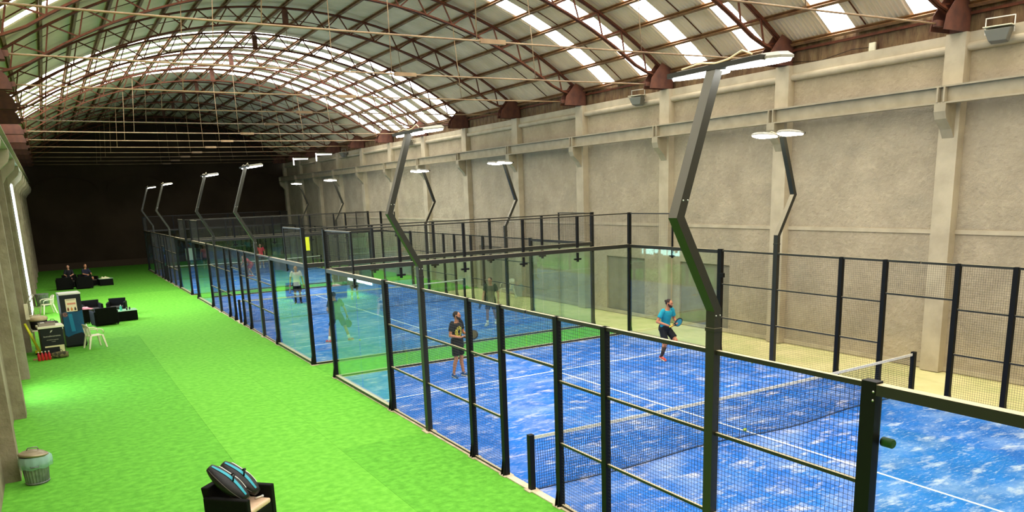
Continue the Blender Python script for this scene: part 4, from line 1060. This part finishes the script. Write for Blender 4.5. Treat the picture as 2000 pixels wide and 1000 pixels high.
pl_ = empty('wooden_plank', (-6.90, 19.05, 0), .12, 'pale wooden board lying on the turf before the counter', 'board')
obj('board', MB().box(-.40, .34, -.06, .06, .0, .035), mat('pale_wood', (190, 150, 100), .7, rgb2=(160, 120, 76), scale=4, stretch=(1, 8, 8)), pl_)
cb = empty('camouflage_bag', (-6.52, 18.86, 0), 0, 'dark camouflage bag on the turf at the foot of the counter', 'bag')
obj('bag_body', MB().loft([[(-.24+.48*i/6, .12*math.cos(2*PI*k/14)*(.75+.25*math.sin(PI*i/6)), .11+.11*math.sin(2*PI*k/14)*(.75+.25*math.sin(PI*i/6))) for k in range(14)] for i in range(7)]), mat('camo', (52, 50, 30), .9, rgb2=(110, 100, 60), scale=9, lo=.45, hi=.55), cb)
obj('handle', MB().tube([(-.08, 0, .21), (-.06, 0, .27), (.06, 0, .27), (.08, 0, .21)], .01, 6), black, cb)
redb = mat('bottle_red', (180, 28, 34), .3); capw = mat('cap_pale', (220, 226, 200), .5)
for i in range(4):
    bottle('red_bottle', (-7.12+.098*i, 18.72+.01*i, 0), .30, .044, redb, ['red drink bottle standing nearest the wall in the row of four', 'second red drink bottle from the wall in the row of four', 'third red drink bottle from the wall in the row of four', 'red drink bottle next to the camouflage bag'][i], capw, 'red bottles on the turf')
wbk = empty('wall_rack', (-7.33, 20.35, 1.30), 0, 'cream wall box with a small wire basket beside the wall', 'rack')
bevel(obj('rack_back', MB().box(-.02, .10, -.10, .10, -.12, .40), whitep, wbk), .01)
m = MB()
for i in range(6): m.bar((.10+.06*i, -.12, 0), (.10+.06*i, -.12, .26), .006, .006); m.bar((.10, -.12, .05*i), (.42, -.12, .05*i), .006, .006); m.bar((.42, -.12+.05*i, 0), (.42, -.12+.05*i, .26), .006, .006)
m.bar((.10, .13, .26), (.42, .13, .26), .008, .008); m.bar((.42, -.12, .26), (.42, .13, .26), .012, .012); m.bar((.10, -.12, .26), (.42, -.12, .26), .012, .012)
put('wire_basket', m.mesh('wire_basket'), steel_g, wbk)
obj('basket_floor', MB().box(.10, .42, -.12, .13, -.01, 0), mat('liner_cream', (226, 206, 160), .7), wbk)
hb = MB().tube([(.08, -.02, .42), (.20, -.02, .66), (.26, -.02, .72), (.30, -.02, .68), (.16, -.02, .42)], .016, 8); obj('white_loop', hb, white_cloth, wbk)

# bins
galv = mat('galvanised', (150, 150, 146), .4, metal=.55, rgb2=(110, 112, 110), scale=5)
def bin_(loc, R_, H_, label, lid):
    r = empty('waste_bin', loc, 0, label, 'bin'); n = 72; rings = []
    for j in range(9):
        t = j/8; rad = R_*(.82+.18*t)
        rings.append([((rad+(.010 if k % 3 == 0 and .08 < t < .92 else 0))*math.cos(2*PI*k/n), (rad+(.010 if k % 3 == 0 and .08 < t < .92 else 0))*math.sin(2*PI*k/n), H_*t) for k in range(n)])
    obj('bin_body', MB().loft(rings, smooth=False), galv, r)
    for z, q in ((0.03, .84), (H_-.02, 1.0)): obj('hoop', MB().tube([(R_*q*1.02*math.cos(2*PI*k/28), R_*q*1.02*math.sin(2*PI*k/28), z) for k in range(28)], .012, 6, closed=True), galv, r)
    if lid:
        l = MB().lathe([(R_*1.10, -.02), (R_*1.12, .01), (R_*1.0, .03), (R_*.96, .022), (R_*.80, .055), (R_*.74, .05), (R_*.56, .075), (R_*.50, .07), (R_*.28, .088), (.02, .09)], n=36); l.xf(Matrix.Translation((0, 0, H_+.01)) @ Matrix.Rotation(math.radians(7), 4, 'Y') @ Matrix.Rotation(math.radians(-5), 4, 'X'))
        lo = obj('lid', l, mat('lid_bronze', (150, 136, 104), .35, metal=.5), r)
        hd_ = MB().tube([(-.09, 0, .08), (-.07, 0, .125), (.07, 0, .125), (.09, 0, .08)], .010, 8); hd_.xf(Matrix.Translation((0, 0, H_+.01))); obj('lid_handle', hd_, galv, lo)
        bm_ = bpy.data.materials.new('bin_liner'); bm_.use_nodes = True; nt = bm_.node_tree; b = nt.nodes['Principled BSDF']; b.inputs['Base Color'].default_value = (.45, .68, .60, 1); b.inputs['Roughness'].default_value = .25; b.inputs['Alpha'].default_value = .42
        n = 60; rg = []
        for j, (q, z) in enumerate([(1.05, H_+.0), (1.10, H_-.05), (1.13, H_-.13), (1.10, H_-.21), (1.12, H_-.215), (1.16, H_-.12), (1.12, H_-.04), (1.07, H_+.002)]):
            rg.append([(R_*(q+(.02*math.sin(k*1.3)+.012*math.sin(k*2.9)+(.16*max(0, math.cos(2*PI*k/n-.2))**3))*(1 if 0 < j < 7 else 0))*math.cos(2*PI*k/n), R_*(q+(.02*math.sin(k*1.3)+(.16*max(0, math.cos(2*PI*k/n-.2))**3))*(1 if 0 < j < 7 else 0))*math.sin(2*PI*k/n), z+.01*math.sin(k*.7)*(1 if 1 < j < 6 else 0)) for k in range(n)])
        obj('liner', MB().loft(rg, caps=False), bm_, r)
    for s_ in (-1, 1):
        obj('side_handle', MB().tube([(-.07, s_*R_*.98, H_*.72), (-.06, s_*(R_*.98+.05), H_*.68), (.06, s_*(R_*.98+.05), H_*.68), (.07, s_*R_*.98, H_*.72)], .008, 6), galv, r)
    return r
bin_((-7.09, 5.48, 0), .215, .52, 'round metal waste bin with lid and clear bag by the left pilaster', True)
bin_((-7.02, 35.6, 0), .30, .62, 'open galvanised bin by the far left window', False)

# white board behind the far court
wb_ = empty('white_board', (3.3, 55.3, 0), 0, 'white board standing behind the far court glass', 'board')
obj('board', MB().box(-.62, .62, -.02, .02, .5, 1.42), mat('board_white', (226, 222, 200), .6), wb_)
obj('printed_block', MB().box(.12, .42, -.026, -.021, .62, .80), mat('board_grey', (170, 170, 150), .6), wb_)
for x in (-.55, .55): obj('leg', MB().box(x-.02, x+.02, -.02, .02, 0, .5), black, wb_);
